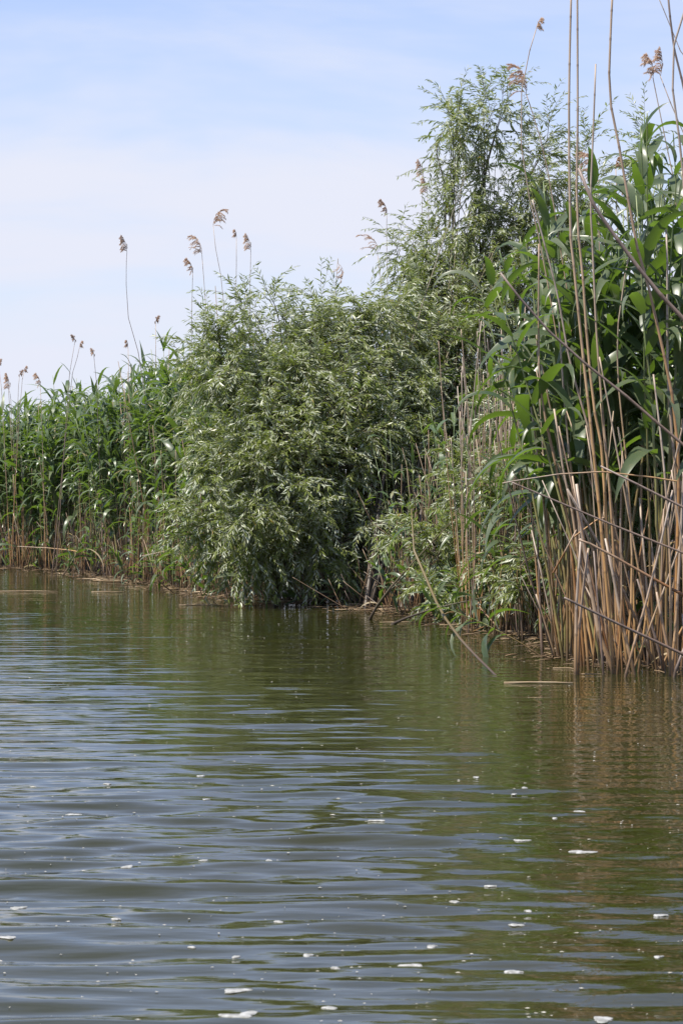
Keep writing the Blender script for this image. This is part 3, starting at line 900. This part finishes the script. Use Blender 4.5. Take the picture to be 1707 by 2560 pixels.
# slanting and fallen canes: both ends given, nothing goes down to the mud
LEAN = [
    (sp((1250, 682), (1346, 802), (1460, 907), (1542, 971), (1687, 1096), (1790, 1180)), 10.6, 10.6, .0085, 'grey_cane', 'long dark cane slanting across the whole near clump'),
    (sp((1445, 420), (1477, 500), (1512, 558), (1565, 628), (1614, 695), (1638, 723), (1707, 799), (1790, 880)), 10.7, 10.7, .0125, 'grey_cane', 'thick broken dark cane slanting through the top leaves'),
    (sp((1409, 1494), (1520, 1548), (1620, 1595), (1740, 1652)), 10.4, 10.5, .0085, 'grey_cane', 'pinkish fallen cane lying slantwise across the clump foot'),
    (sp((1279, 1206), (1431, 1270), (1542, 1317), (1696, 1378), (1780, 1415)), 10.6, 10.6, .0062, 'grey_cane', 'thin grey cane slanting across the clump at mid height'),
    (sp((1445, 1349), (1504, 1372), (1556, 1404), (1687, 1477), (1770, 1520)), 10.75, 10.75, .0090, 'cane', 'orange-brown bent cane fallen through the clump'),
    (sp((1500, 1165), (1571, 1200), (1640, 1235), (1720, 1275)), 10.6, 10.6, .0070, 'grey_cane', 'grey cane slanting off the picture edge above the clump foot'),
    (sp((1255, 1208), (1370, 1188), (1530, 1180), (1690, 1203)), 10.7, 10.7, .0045, 'cane', 'thin orange stem bowed almost level across the clump'),
    (sp((1440, 1325), (1400, 1400), (1382, 1432)), 10.9, 11.0, .0060, 'cane', 'short grey-tan stick leaning out from the clump'),
    (sp((1520, 1290), (1470, 1310), (1430, 1345)), 11.0, 11.0, .0050, 'cane', 'bent orange stalk behind the twin canes'),
    (sp((1190, 1440), (1186, 1480), (1200, 1520), (1255, 1580)), 14.0, 13.6, .0060, 'cane', 'curved bleached cane dipping to the water, crossing another'),
    (sp((1290, 1480), (1240, 1530), (1210, 1570), (1180, 1580)), 13.9, 13.7, .0055, 'cane', 'bleached cane bent at its foot, crossing the curved one'),
    (sp((355, 1390), (460, 1365), (470, 1330)), 17.8, 17.9, .0060, 'cane', 'pale snapped cane lying level in the bed front'),
    (sp((45, 1366), (150, 1372), (200, 1380)), 21.5, 21.3, .0055, 'cane', 'thin pale cane lying level low in the far bed'),
]
for pts, Y, Y1, r, mt, label in LEAN:
    cane(pts, Y, r, label, 'slanting and fallen canes', mat_=mt, Y1=Y1, ground=False, name='fallen_cane', var=random.random(), rtip=0.7)

# the big curved stalk standing out of the water, with its leaf
st = [(1028, 1272), (1027, 1330), (1045, 1412), (1080, 1485), (1125, 1565), (1180, 1630), (1236, 1686)]
Ys = [12.6, 12.6, 12.5, 12.3, 11.9, 11.3, 10.86]
w = [at(x, y, Y) for (x, y), Y in zip(st, Ys)]
w.append(w[-1] + (w[-1] - w[-2]) * 0.4)
path = spline(w[::-1], 26)
P, rad, nd = with_nodes(path, 0.0070, 0.0092, 0.42, 1.12)
rad[-3:] *= np.array([0.9, 0.7, 0.35])
g = Geo(); tubes(g, P - path[0], rad, 8, 0.4, node=nd * 0.6)
root = new_obj('broken_stalk', None, label='thick bent stalk curving up out of the open water', cat='stalk', loc=path[0])
new_obj('culm', g.mesh('culm', [M['stalk']]), root)
o = new_obj('leaf', LEAF['hang'][1], root, loc=path[-4] - path[0]); o.rotation_euler = (0, 0.5, math.pi * 1.1); o.scale = (.6,) * 3
o = new_obj('dry_sheath', DRY[2], root, loc=path[12] - path[0]); o.rotation_euler = (0, 0.3, 0.3); o.scale = (1.1,) * 3

# ------------------------------------------------------------------ more canes, set out at random in clumps
def rand_cane(x, y, h, r, lean, az, label, group, mt='cane', bow=0.05, z0=-0.08, dry=0.0, gap=0.2, top=None, sides=6):
    K = 9
    t = np.linspace(0, 1, K)
    b = random.uniform(-bow, bow) * h
    px = math.cos(az) * (lean * h * t) + b * np.sin(math.pi * t) * math.sin(az) + random.uniform(-.03, .03) * h * t ** 2
    py_ = math.sin(az) * (lean * h * t) + b * np.sin(math.pi * t) * math.cos(az)
    path = np.stack([px, py_, h * t * math.sqrt(max(0.1, 1 - lean * lean))], -1)
    P, rad, nd = with_nodes(path, r, r * 0.6, gap)
    g = Geo(); tubes(g, P, rad, sides, random.random(), node=nd)
    o = new_obj('reed_cane', g.mesh('culm', [M[mt]]), label=label, cat='cane', group=group, loc=(x, y, z0))
    if random.random() < dry:
        k = random.randrange(2, 7)
        c = new_obj('dry_leaf', random.choice(DRY), o, loc=path[k]); c.rotation_euler = (0, 0, random.uniform(0, 6.3))
    return o


def near_spot(px):
    for lim, t in ((1410, 'slender outer cane'), (1470, 'twin water canes'), (1520, 'kinked golden cane'), (1580, 'slanting golden cane'), (1640, 'bleached slanting cane'), (1690, 'broken-off cane')):
        if px < lim: return t
    return 'picture edge'


def far_spot(px):
    for lim, t in ((35, 'stacked rust plumes'), (75, 'twin orange plumes'), (140, 'buff plume'), (205, 'black-headed pair'), (270, 'dark seed head'), (345, 'S-curved reed'), (420, 'bud-like plume'), (490, 'pale hooked plume')):
        if px < lim: return t
    return 'domed willow side'


def describe(h, lean, az, mt, where):
    size2 = ''
    tone = 'greyish' if mt == 'grey_cane' else 'tan'
    if lean < 0.05: pose = 'upright'
    else: pose = 'slightly tilted' if lean < 0.12 else ('leaning left' if math.cos(az) < 0 else 'leaning right')
    size = 'short broken-off' if h < 0.9 else ('waist-high' if h < 1.6 else 'tall')
    return f'{size} {tone} dead cane, {pose}, {where}'


for k in range(112):                                     # near clump
    px = 1435 + 325 * random.random() ** 0.8 if random.random() < 0.88 else random.uniform(1400, 1470)
    yy = YS * random.uniform(10.75, 12.0)
    x = (px - PW / 2) / F * yy
    if px < 1465: yy = YS * random.uniform(11.7, 12.3)
    h = random.choice([random.uniform(0.4, 1.0), random.uniform(0.7, 1.3), random.uniform(0.9, 1.5), random.uniform(1.2, 2.2)])
    lean = min(0.6, abs(random.gauss(0, 0.2))); az = random.choice([random.gauss(math.pi, 0.5), random.gauss(math.pi, 0.8), random.gauss(0, 0.8)])
    mt = 'grey_cane' if random.random() < 0.10 else 'cane'
    rand_cane(x, yy, h, random.choice([random.uniform(0.004, 0.008), random.uniform(0.006, 0.011)]), lean, az, describe(h, lean, az, mt, 'by the ' + near_spot(px)), 'dead canes of the near clump', mt, dry=0.22)
for k in range(130):                                      # thin canes between willow and near clump
    px = random.choice([random.gauss(1200, 22), random.gauss(1260, 26), random.gauss(1310, 30), random.uniform(1150, 1400), random.uniform(1150, 1340)])
    yy = YS * random.choice([random.uniform(12.9, 13.8), random.uniform(13.2, 15.0)])
    x = (px - PW / 2) / F * yy
    if shore_dist(x, yy) > 0.1: yy += 0.9; x = (px - PW / 2) / F * yy
    h = random.choice([random.uniform(0.8, 1.8), random.uniform(1.4, 2.35)])
    lean = abs(random.gauss(0, 0.05)); az = random.choice([random.gauss(math.pi, 0.7), random.gauss(0, 0.7)])
    mt = 'grey_cane' if random.random() < 0.12 else 'cane'
    rand_cane(x, yy, h, random.uniform(0.0035, 0.006), lean, az, describe(h, lean, az, mt, 'behind the near clump' if px > 1330 else ('below the tall willow' if px > 1225 else 'beside the low willow shrub')), 'thin canes behind the near clump', mt, dry=0.1, sides=5)
for k in range(60):                                      # brown stems at the foot of the far bed
    px = random.uniform(0, 620)
    edge = np.interp(px, [p[0] for p in SHORE_PX], [p[1] for p in SHORE_PX])
    c = onwater(px, edge)
    yy = c[1] + random.uniform(-0.25, 0.5)
    x = (px - PW / 2) / F * yy
    h = random.uniform(0.5, 1.5); lean = abs(random.gauss(0, 0.12)); az = random.uniform(0, 6.3)
    rand_cane(x, yy, h, random.uniform(0.004, 0.0075), lean, az, describe(h, lean, az, 'cane', 'below the ' + far_spot(px)), 'canes at the foot of the far bed', random.choice(['far_cane', 'cane', 'far_cane']), dry=0.12, sides=5)

# ------------------------------------------------------------------ green reeds, one by one
for k in range(66):
    px = random.choice([random.uniform(1390, 1770), random.uniform(1390, 1770), random.uniform(1375, 1490)])
    yy = YS * random.uniform(10.95, 12.9)
    x = (px - PW / 2) / F * yy
    if shore_dist(x, yy) > 0.15: yy = YS * random.uniform(11.5, 12.9); x = (px - PW / 2) / F * yy
    h = np.interp(px, [1300, 1400, 1500, 1750], [2.2, 2.6, 3.15, 3.3]) * random.uniform(0.7, 1.0)
    tilt = abs(random.gauss(0, 0.07)); ta = random.choice([math.pi, 0, -math.pi / 2]) + random.gauss(0, 0.5)
    where = near_spot(px)
    size = 'tallest' if h > 2.55 else ('tall' if h > 2.15 else 'shorter')
    pose = 'leaning' if tilt > 0.09 else 'upright'
    green_reed((x, yy, -0.05), h, random.uniform(0, 6.3), f'{size} {pose} green reed {"in front" if yy < 11.8 * YS else "set back"} by the {where}', 'green reeds of the near clump', tilt, ta, leafscale=random.uniform(0.8, 1.12), thick=1.15, wide=1.12, proto=random.choice(PROTO_NEAR))
for k in range(20):                                      # smaller reeds behind, towards the willow
    px = random.uniform(1180, 1450); yy = YS * random.uniform(13.0, 14.8); x = (px - PW / 2) / F * yy
    h = random.uniform(1.1, 2.0)
    green_reed((x, yy, 0), h, random.uniform(0, 6.3), ('low' if h < 1.5 else 'mid-height') + (' front' if yy < 13.9 * YS else ' rear') + ' green reed among thin canes, ' + ('nearer the tall willow' if px < 1270 else ('midway' if px < 1360 else 'nearer the near clump')), 'reeds behind the near clump', abs(random.gauss(0, 0.09)), random.uniform(0, 6.3), leafscale=0.58, thick=0.7)
FB = []
for k in range(115):                                     # front of the far bed
    px = random.uniform(-60, 640)
    edge = np.interp(px, [p[0] for p in SHORE_PX], [p[1] for p in SHORE_PX])
    c = onwater(max(px, 0), edge)
    back = random.uniform(0.05, 1.6)
    yy = c[1] + back; x = (px - PW / 2) / F * yy
    h = np.interp(px, [0, 160, 330, 480, 640], [1.80, 1.95, 2.15, 2.45, 1.9]) * random.uniform(0.6, 1.02)
    tilt = abs(random.gauss(0, 0.08)); ta = random.choice([math.pi, -math.pi / 2, 0]) + random.gauss(0, 0.6)
    size = 'tall' if h > 1.85 else ('mid-height' if h > 1.55 else 'low')
    pose = 'tilted' if tilt > 0.09 else 'upright'
    where = far_spot(px); row = 'front-row' if back < 0.6 else 'back-row'
    green_reed((x, yy, 0), h, random.uniform(0, 6.3), f'{size} {pose} {row} leafy reed below the {where}', 'leafy reeds of the far bed', tilt, ta, leafscale=random.uniform(0.55, 0.82), thick=0.85, wide=1.05, proto=random.choice(PROTO_FAR))
# young shoots at the waterline
for px, py, h, tl, ta, label in [(545, 1512, 0.55, 0.5, 2.6, 'young green reed shoot leaning over the water before the domed willow'), (600, 1518, 0.42, 0.45, 0.4, 'small green reed shoot at the waterline under the domed willow'),
                                 (900, 1515, 0.60, 1.15, 2.9, 'green reed shoot lying low over the debris beneath the willows'), (25, 1424, 0.5, 1.0, 3.5, 'drooping green reed shoot over the water at the picture edge'),
                                 (1370, 1640, 0.7, 0.9, 3.0, 'green reed shoot bowed over the water before the near clump'), (400, 1495, 0.9, 0.2, 2.8, 'green reed standing in the water in front of far bed'),
                                 (150, 1440, 0.5, 0.9, 0.6, 'bent green reed shoot among debris at the far waterline'), (1140, 1552, 0.5, 0.7, 2.7, 'green reed shoot beside the low willow shrub'), (1480, 1665, 0.5, 0.8, 0.2, 'broad-leaved reed shoot low between the canes of near clump')]:
    c = onwater(px, py)
    green_reed((c[0], c[1], -0.03), h * 1.15, random.uniform(0, 6.3), label, 'young reed shoots at the waterline', tl, ta, leafscale=0.55, thick=0.6, name='reed_shoot')

# ------------------------------------------------------------------ the mass of reeds behind (too many to count)
def bed(name, n, sampler, hfun, label, leaf_scale=1.0, nleaf=10, low=0.3, canes=True, r=0.005, dead_share=0.45, lean=0.10):
    g = Geo()
    pts = np.array([sampler() for _ in range(n)])
    h = np.array([hfun(p) for p in pts])
    az = rng.uniform(0, 2 * np.pi, n); ln = np.abs(rng.normal(0, lean, n))
    top = np.stack([pts[:, 0] + np.cos(az) * ln * h, pts[:, 1] + np.sin(az) * ln * h, h], -1)
    bot = np.concatenate([pts, np.full((n, 1), -0.05)], 1)
    t = np.linspace(0, 1, 5)[None, :, None]
    P = bot[:, None] * (1 - t) + top[:, None] * t
    P[:, 1:4, :2] += rng.normal(0, 0.012, (n, 1, 2))
    dead = rng.random(n) < dead_share
    tubes(g, P[~dead], np.linspace(r, r * 0.5, 5)[None], 4, rng.random((~dead).sum()), mi=0)
    tubes(g, P[dead] * np.stack([np.ones(dead.sum()), np.ones(dead.sum()), rng.uniform(0.6, 1.12, dead.sum())], -1)[:, None, :], np.linspace(r, r * 0.6, 5)[None], 4, rng.random(dead.sum()), mi=1)
    i = np.repeat(np.where(~dead)[0], nleaf)
    m = len(i)
    lo_ = low * (1 + 0.5 * np.sin(pts[i, 0] * 6.0) + 0.4 * np.sin(pts[i, 0] * 14.0 + 2))
    tt = lo_ + (0.98 - lo_) * rng.random(m) ** 0.75
    b = bot[i] * (1 - tt[:, None]) + top[i] * tt[:, None]
    L = rng.uniform(0.30, 0.52, m) * leaf_scale
    arch = rng.random(m)
    phi0 = np.where(tt > 0.95, rng.uniform(R(55), R(80), m), rng.uniform(R(20), R(66), m))
    bend = np.where(tt > 0.95, rng.uniform(R(30), R(120), m), np.where(arch < 0.75, rng.uniform(R(90), R(165), m), rng.uniform(R(20), R(70), m)))
    leaf_ribbons(g, b, rng.uniform(0, 2 * np.pi, m), phi0, bend, L, L * rng.uniform(0.12, 0.18, m), yaw=rng.uniform(-.5, .5, m), roll1=rng.uniform(-1, 1, m), pw=rng.uniform(0.9, 1.9, m), K=6, fold=0, var=np.clip(rng.normal(.45, .25, m), 0, 1), mi=2)
    return new_obj(name, g.mesh(name, [M['stem_green'], M['far_cane'], M['far_leaf']]), kind='stuff', label=label, cat='reeds')


def s_far():
    px = random.uniform(-420, 700)
    q = max(px, -0)
    edge = np.interp(q, [p[0] for p in SHORE_PX], [p[1] for p in SHORE_PX])
    y0 = onwater(q, edge)[1] + (0.012 * -px if px < 0 else 0)
    yy = y0 + 0.15 + 3.2 * random.random() ** 1.3
    return ((px - PW / 2) / F * yy, yy)


def h_far(p):
    px = p[0] / p[1] * F + PW / 2
    return float(np.interp(px, [0, 160, 330, 480, 640], [1.75, 1.95, 2.1, 2.35, 2.2])) * random.uniform(0.68, 1.02) * (1 + 0.07 * math.sin(px * 0.045) + 0.05 * math.sin(px * 0.11 + 1))


bed('reed_bed', 1150, s_far, h_far, 'dense leafy reeds filling the far bed behind its front row', 0.70, 32, 0.32, dead_share=0.40)


def s_mid():
    px = random.uniform(560, 1500); yy = YS * random.uniform(17.0, 20.5)
    return ((px - PW / 2) / F * yy, yy)


bed('reed_bed', 650, s_mid, lambda p: 2.1 * random.uniform(0.7, 1.05), 'dim reeds growing thick behind the willows', 1.0, 7, 0.25)


def s_near():
    while True:
        px = random.uniform(1405, 2150); yy = YS * random.uniform(11.6, 15.5)
        x = (px - PW / 2) / F * yy
        if shore_dist(x, yy) < -0.1: return (x, yy)


bed('reed_bed', 420, s_near, lambda p: random.uniform(1.3, 2.35) if p[0] / p[1] * F + PW / 2 > 1420 else random.uniform(0.9, 1.7), 'mass of green reeds and old canes deep in the near clump', 1.0, 13, 0.25, r=0.006)


def s_side():
    while True:
        px = random.uniform(1060, 1420); yy = YS * random.uniform(13.2, 16.0)
        x = (px - PW / 2) / F * yy
        if shore_dist(x, yy) < -0.05: return (x, yy)


bed('reed_bed', 260, s_side, lambda p: random.uniform(0.6, 1.7), 'tangle of low reeds and thin canes between tall willow and near clump', 0.6, 5, 0.1, r=0.0042)

def s_tangle():
    while True:
        px = random.uniform(960, 1450); yy = YS * random.uniform(12.2, 16.0)
        x = (px - PW / 2) / F * yy
        if -0.9 < shore_dist(x, yy) < 0.06: return (x, yy)


bed('reed_bed', 420, s_tangle, lambda p: random.uniform(0.3, 1.5), 'tangle of thin dead stems at the water between tall willow and near clump', 0.5, 6, 0.1, r=0.0034, dead_share=0.66, lean=0.2)


def s_brink():
    while True:
        px = random.uniform(-50, 980)
        edge = np.interp(px, [p[0] for p in SHORE_PX], [p[1] for p in SHORE_PX])
        c = onwater(max(px, 0), edge)
        yy = c[1] + random.uniform(-0.25, 0.6)
        return ((px - PW / 2) / F * yy, yy)


bed('reed_bed', 230, s_brink, lambda p: random.uniform(0.15, 0.75), 'broken stems and young leaves along the brink of the far bed', 0.42, 6, 0.2, r=0.0045, dead_share=0.6, lean=0.35)

# broken canes sticking out of the water at all angles
for k in range(46):
    px = random.uniform(250, 1420)
    edge = np.interp(px, [p[0] for p in SHORE_PX], [p[1] for p in SHORE_PX])
    c = onwater(px, edge + random.uniform(-4, 9))
    h = random.uniform(0.25, 0.75); lean = random.uniform(0.35, 0.95); az = random.gauss(math.pi, 0.7) if random.random() < 0.6 else random.gauss(0, 0.7)
    where = 'before the ' + far_spot(px) if px < 560 else ('under domed willow' if px < 880 else ('by bent stalk' if px < 1150 else 'by bank corner'))
    o = rand_cane(c[0], c[1], h, random.uniform(0.003, 0.006), lean, az, f"{'short' if h < 0.45 else 'longer'} {'slanting' if lean < 0.7 else 'nearly flat'} broken reed tilted {'left' if math.cos(az) < 0 else 'right'}, {where}", 'broken reeds slanting out of the water', random.choice(['cane', 'far_cane', 'grey_cane']), dry=0.3, sides=5)
    o.name = 'broken_reed'
for k in range(12):
    px = random.uniform(330, 1300)
    edge = np.interp(px, [p[0] for p in SHORE_PX], [p[1] for p in SHORE_PX])
    c = onwater(px, edge + random.uniform(-3, 6))
    tl = random.uniform(0.2, 1.1)
    where = 'before the ' + far_spot(px) if px < 560 else ('under domed willow' if px < 880 else ('by bent stalk' if px < 1150 else 'by bank corner'))
    green_reed((c[0], c[1], -0.03), random.uniform(0.4, 0.75), random.uniform(0, 6.3), f"{'bowed' if tl > 0.6 else 'upright'} little green reed sprout {where}", 'young reed shoots at the waterline', tl, random.uniform(2, 4.5), leafscale=0.42, thick=0.6, name='reed_shoot')

# ------------------------------------------------------------------ litter and foam on the water
def straw(px, py, L, az, r, label, mt='cane', z=0.012):
    c = onwater(px, py)
    d = np.array([math.cos(az), math.sin(az), 0])
    pts = [-d * L / 2, d * L * 0.05 + np.array([0, random.uniform(-.03, .03), 0.004]), d * L / 2]
    path = spline(pts, 7)
    path[:, 2] += np.array([float(wave_z(np.array([c[0] + q[0]]), np.array([c[1] + q[1]]))[0]) for q in path]) * 0.8
    P, rad, nd = with_nodes(path, r, r * 0.75, 0.16)
    g = Geo(); tubes(g, P, rad, 6, random.random(), node=nd)
    return new_obj('floating_straw', g.mesh('straw', [M[mt]]), label=label, cat='straw', group='broken reed straws afloat along the shore', loc=(c[0], c[1], z))


M['straw'] = simple('straw', [(0.3, (0.30, 0.20, 0.11)), (0.7, (0.52, 0.40, 0.26))], 9, 0.6)
STRAW = [(60, 1479, .62, .03, 'long pale straw afloat in open water at the picture edge'), (270, 1480, .30, -.05, 'dark-ended stick afloat before the far bed'), (350, 1468, .25, .0, 'pale straw in the shallow inlet of the far bed'),
         (500, 1513, .35, -.1, 'orange straw afloat in front of young shoots'), (700, 1508, .28, .1, 'pale straw under the front of the domed willow'), (800, 1518, .22, .0, 'pale chip of reed afloat under the domed willow'),
         (1010, 1556, .36, -.02, 'reddish straw in the dark water beneath the willows'), (1150, 1563, .3, .05, 'reddish straw behind the bent stalk'), (1320, 1584, .40, .03, 'upper of two pale straws at the bank corner'),
         (1330, 1597, .42, -.03, 'lower of two pale straws at the bank corner'), (1345, 1708, .36, -.02, 'thin yellow straw floating before the twin canes'), (1480, 1686, .12, -.1, 'short pale straw just behind the twin canes'), (1410, 1672, .14, -.5, 'straw with an upturned end beside the twin canes')]
for px, py, L, az, label in STRAW:
    straw(px, py, L, az, random.uniform(0.0022, 0.004), label, 'straw', z=0.002)
for k in range(95):
    px = random.uniform(40, 1480)
    py = np.interp(px, [p[0] for p in SHORE_PX], [p[1] for p in SHORE_PX]) + random.gauss(2, 5)
    where = 'by the far bed' if px < 520 else ('under the willows' if px < 1150 else 'by the near clump')
    L = random.uniform(0.08, 0.32); az = random.gauss(0, 0.6)
    straw(px, py, L, az, random.uniform(0.003, 0.006), f"{'short' if L < 0.18 else 'long'} {'level' if abs(az) < 0.4 else 'slanted'} straw in the floating litter {where}", random.choice(['straw', 'straw', 'cane']), z=random.uniform(0.002, 0.02))


def foam_mesh(seed):
    r = np.random.default_rng(seed)
    g = Geo()
    nb = r.integers(1, 4)
    p = np.zeros(2); 
    n = 18
    ang = np.linspace(0, 2 * np.pi, n, endpoint=False)
    el_ = r.uniform(1.2, 2.6)
    ph = r.uniform(0, 6.3, 4)
    rr = 1 + 0.28 * np.sin(2 * ang + ph[0]) + 0.20 * np.sin(3 * ang + ph[1]) + 0.13 * np.sin(5 * ang + ph[2]) + 0.08 * np.sin(8 * ang + ph[3])
    ca = r.uniform(-0.5, 0.5)
    x = np.cos(ang) * rr * el_; y = np.sin(ang) * rr * 0.9 + ca * x * x * 0.25
    rings = []
    for s, z in ((1.0, -0.002), (0.93, 0.004), (0.6, 0.006)):
        rings.append(np.stack([x * s * 0.02, y * s * 0.02, np.full(n, z) + r.normal(0, 0.0008, n)], -1))
    V = np.concatenate(rings + [np.array([[0, 0, 0.006]])])
    i = np.arange(n); j = np.roll(i, -1)
    q = np.concatenate([np.stack([i, j, j + n, i + n], -1), np.stack([i + n, j + n, j + 2 * n, i + 2 * n], -1)])
    t = np.stack([i + 2 * n, j + 2 * n, np.full(n, 3 * n)], -1)
    g.add(V, q, t)
    return g.mesh('foam', [M['foam']])


FM = [foam_mesh(s) for s in range(12)]
FOAM = [(590, 2478, 1.6, 'largest foam clot near the picture bottom'), (605, 2550, 1.5, 'foam clot cut by the bottom edge, below the largest'), (1505, 2555, 1.5, 'foam clot at the bottom corner'), (320, 2170, 1.25, 'pale foam streak over the dull sky reflection'),
        (45, 2270, 1.1, 'foam clot at the picture side in the ripples'), (1455, 2126, 1.7, 'longest foam streak, far out before the near clump'), (1290, 2310, 1.0, 'upright hooked foam fleck in greenish water'), (1280, 2428, 1.0, 'flat foam fleck below the hooked one'),
        (1030, 2415, 0.9, 'bright foam fleck midway along the bottom water'), (1078, 2370, 0.9, 'slanted foam fleck above the bright one'), (1320, 2278, 0.75, 'small foam fleck above the hooked one'), (1137, 2258, 0.75, 'bean-shaped foam fleck in mid water'),
        (1648, 2284, 1.0, 'foam fleck close to the picture side in brown reflections'), (1303, 2104, 0.95, 'wavy foam fleck above mid water'), (770, 2390, 0.95, 'broad dull foam fleck in the dark trough'), (672, 2152, 0.8, 'small foam fleck in grey ripples'),
        (1645, 2400, 0.6, 'tiny foam dot low by the picture side'), (838, 2420, 0.55, 'tiny foam dot in a grey swell'), (185, 2030, 1.3, 'foam patch in the bright reflected sky'), (1445, 2030, 0.9, 'foam fleck pair below the cane reflections'),
        (945, 2052, 0.9, 'foam fleck in the first blue ripples'), (1385, 2045, 0.6, 'dot of foam beside the fleck pair'), (508, 2150, 0.8, 'dull foam fleck in the middle ripples'), (270, 1958, 0.8, 'foam fleck on pale water at mid distance'), (515, 2000, 0.7, 'foam fleck where sky meets green reflection'),
        (505, 1942, 0.6, 'foam dot among the bright streaks'), (1190, 1944, 0.8, 'thin foam fleck on calm green water'), (1310, 1975, 0.9, 'foam streak beside the long blue ripple'), (1285, 1982, 0.6, 'short foam streak under the long blue ripple'), (1225, 2218, 0.7, 'foam fleck in olive water'),
        (695, 2302, 0.7, 'foam fleck in the wide grey trough'), (290, 2300, 0.6, 'foam dot low in grey water'), (15, 2350, 1.0, 'faint foam streak at the very side'), (480, 2370, 0.6, 'foam dot near a dark hollow'), (590, 2390, 0.7, 'foam dot beside the dark hollow'), (825, 2520, 0.9, 'dull foam fleck near the bottom')]
for k, (px, py, s, label) in enumerate(FOAM):
    c = onwater(px, py)
    z = float(wave_z(np.array([c[0]]), np.array([c[1]]))[0])
    o = new_obj('foam_fleck', FM[k % len(FM)], label=label, cat='foam', group='foam flecks on the water', loc=(c[0], c[1], z + 0.001))
    o.rotation_euler = (0, 0, random.uniform(-0.6, 0.6)); o.scale = (s * 0.46, s * 0.9, 0.3)

# drifting specks of seed fluff and scum, beyond counting
def specks():
    g = Geo()
    N = 900
    px = rng.uniform(-200, 1900, N * 3); v = rng.random(N * 3)
    py = 1440 + 1150 * v ** 1.9
    P = np.array([onwater(a, b) for a, b in zip(px, py)])
    sdist = shore_dist(P[:, 0], P[:, 1])
    m = sdist > 0.05
    P = P[m][:N]; n = len(P)
    P[:, 2] = wave_z(P[:, 0], P[:, 1]) + 0.0025
    dist = P[:, 1]
    s = np.exp(rng.normal(math.log(0.0019), 0.4, n))
    ang = np.arange(6) / 6 * 2 * np.pi
    V = np.stack([P[:, 0:1] + np.cos(ang) * s[:, None] * rng.uniform(0.8, 2.2, (n, 1)), P[:, 1:2] + np.sin(ang) * s[:, None], np.repeat(P[:, 2:3], 6, 1)], -1)
    top = P + np.array([0, 0, 1.0]) * s[:, None] * 0.4
    V = np.concatenate([V, top[:, None]], 1)
    ix = np.arange(n * 7).reshape(n, 7)
    t = np.stack([np.stack([ix[:, i], ix[:, (i + 1) % 6], ix[:, 6]], -1) for i in range(6)], 1)
    g.add(V.reshape(-1, 3), None, t.reshape(-1, 3))
    new_obj('seed_fluff', g.mesh('seed_fluff', [M['speck']]), kind='stuff', label='pale specks of seed fluff drifting on the water', cat='fluff')


specks()


# broken bits of reed washed together along the shore, beyond counting
M['litter'] = simple('litter', [(0.35, (0.07, 0.045, 0.028)), (0.6, (0.20, 0.135, 0.075)), (0.75, (0.42, 0.31, 0.19))], 5, 0.7)


def litter():
    g = Geo()
    n = 2700
    k = rng.integers(12, len(dens) - 12, n * 2)
    P = dens[k] - nor[k] * rng.normal(0.0, 0.2, (n * 2, 1)) + rng.normal(0, 0.05, (n * 2, 2))
    m = (P[:, 0] > -9) & (P[:, 0] < 4) & (P[:, 1] > 12)
    P = P[m][:n]; n = len(P)
    sdist = shore_dist(P[:, 0], P[:, 1])
    z = np.where(sdist > 0, 0.002, np.interp(-sdist, [0, 0.3, 0.8, 1.5], [0.0, 0.004, 0.03, 0.06])) + rng.random(n) * 0.02
    L = np.exp(rng.normal(math.log(0.06), 0.5, n)); a = rng.uniform(0, np.pi, n)
    c = np.concatenate([P, z[:, None]], 1)
    d = np.stack([np.cos(a), np.sin(a), rng.normal(0, 0.12, n)], -1) * L[:, None] * 0.5
    pts = np.stack([c - d, c + np.array([0, 0, 0.004]), c + d], 1)
    pts[:, :, 2] = np.maximum(pts[:, :, 2], 0.0)
    tubes(g, pts, rng.uniform(0.0015, 0.004, (n, 1)), 4, rng.random(n))
    new_obj('reed_litter', g.mesh('reed_litter', [M['litter']]), kind='stuff', label='broken reed bits washed together along the shore', cat='litter')


litter()


# things that otherwise read alike are told apart by their place along the bank
def ordinal(k):
    return f"{k}{'th' if 10 <= k % 100 <= 20 else {1: 'st', 2: 'nd', 3: 'rd'}.get(k % 10, 'th')}"


same = {}
for o in bpy.data.objects:
    if o.parent is None and o.get('label') and o.get('category') and not o.get('kind'):
        same.setdefault(o['label'], []).append(o)
for label, objs in same.items():
    if len(objs) > 1:
        objs.sort(key=lambda o: o.location.x / max(o.location.y, 0.1))
        for k, o in enumerate(objs):
            w = 'leftmost' if k == 0 else ('rightmost' if k == len(objs) - 1 else f'{ordinal(k + 1)} from left')
            o['label'] = f'{label}, {w}'
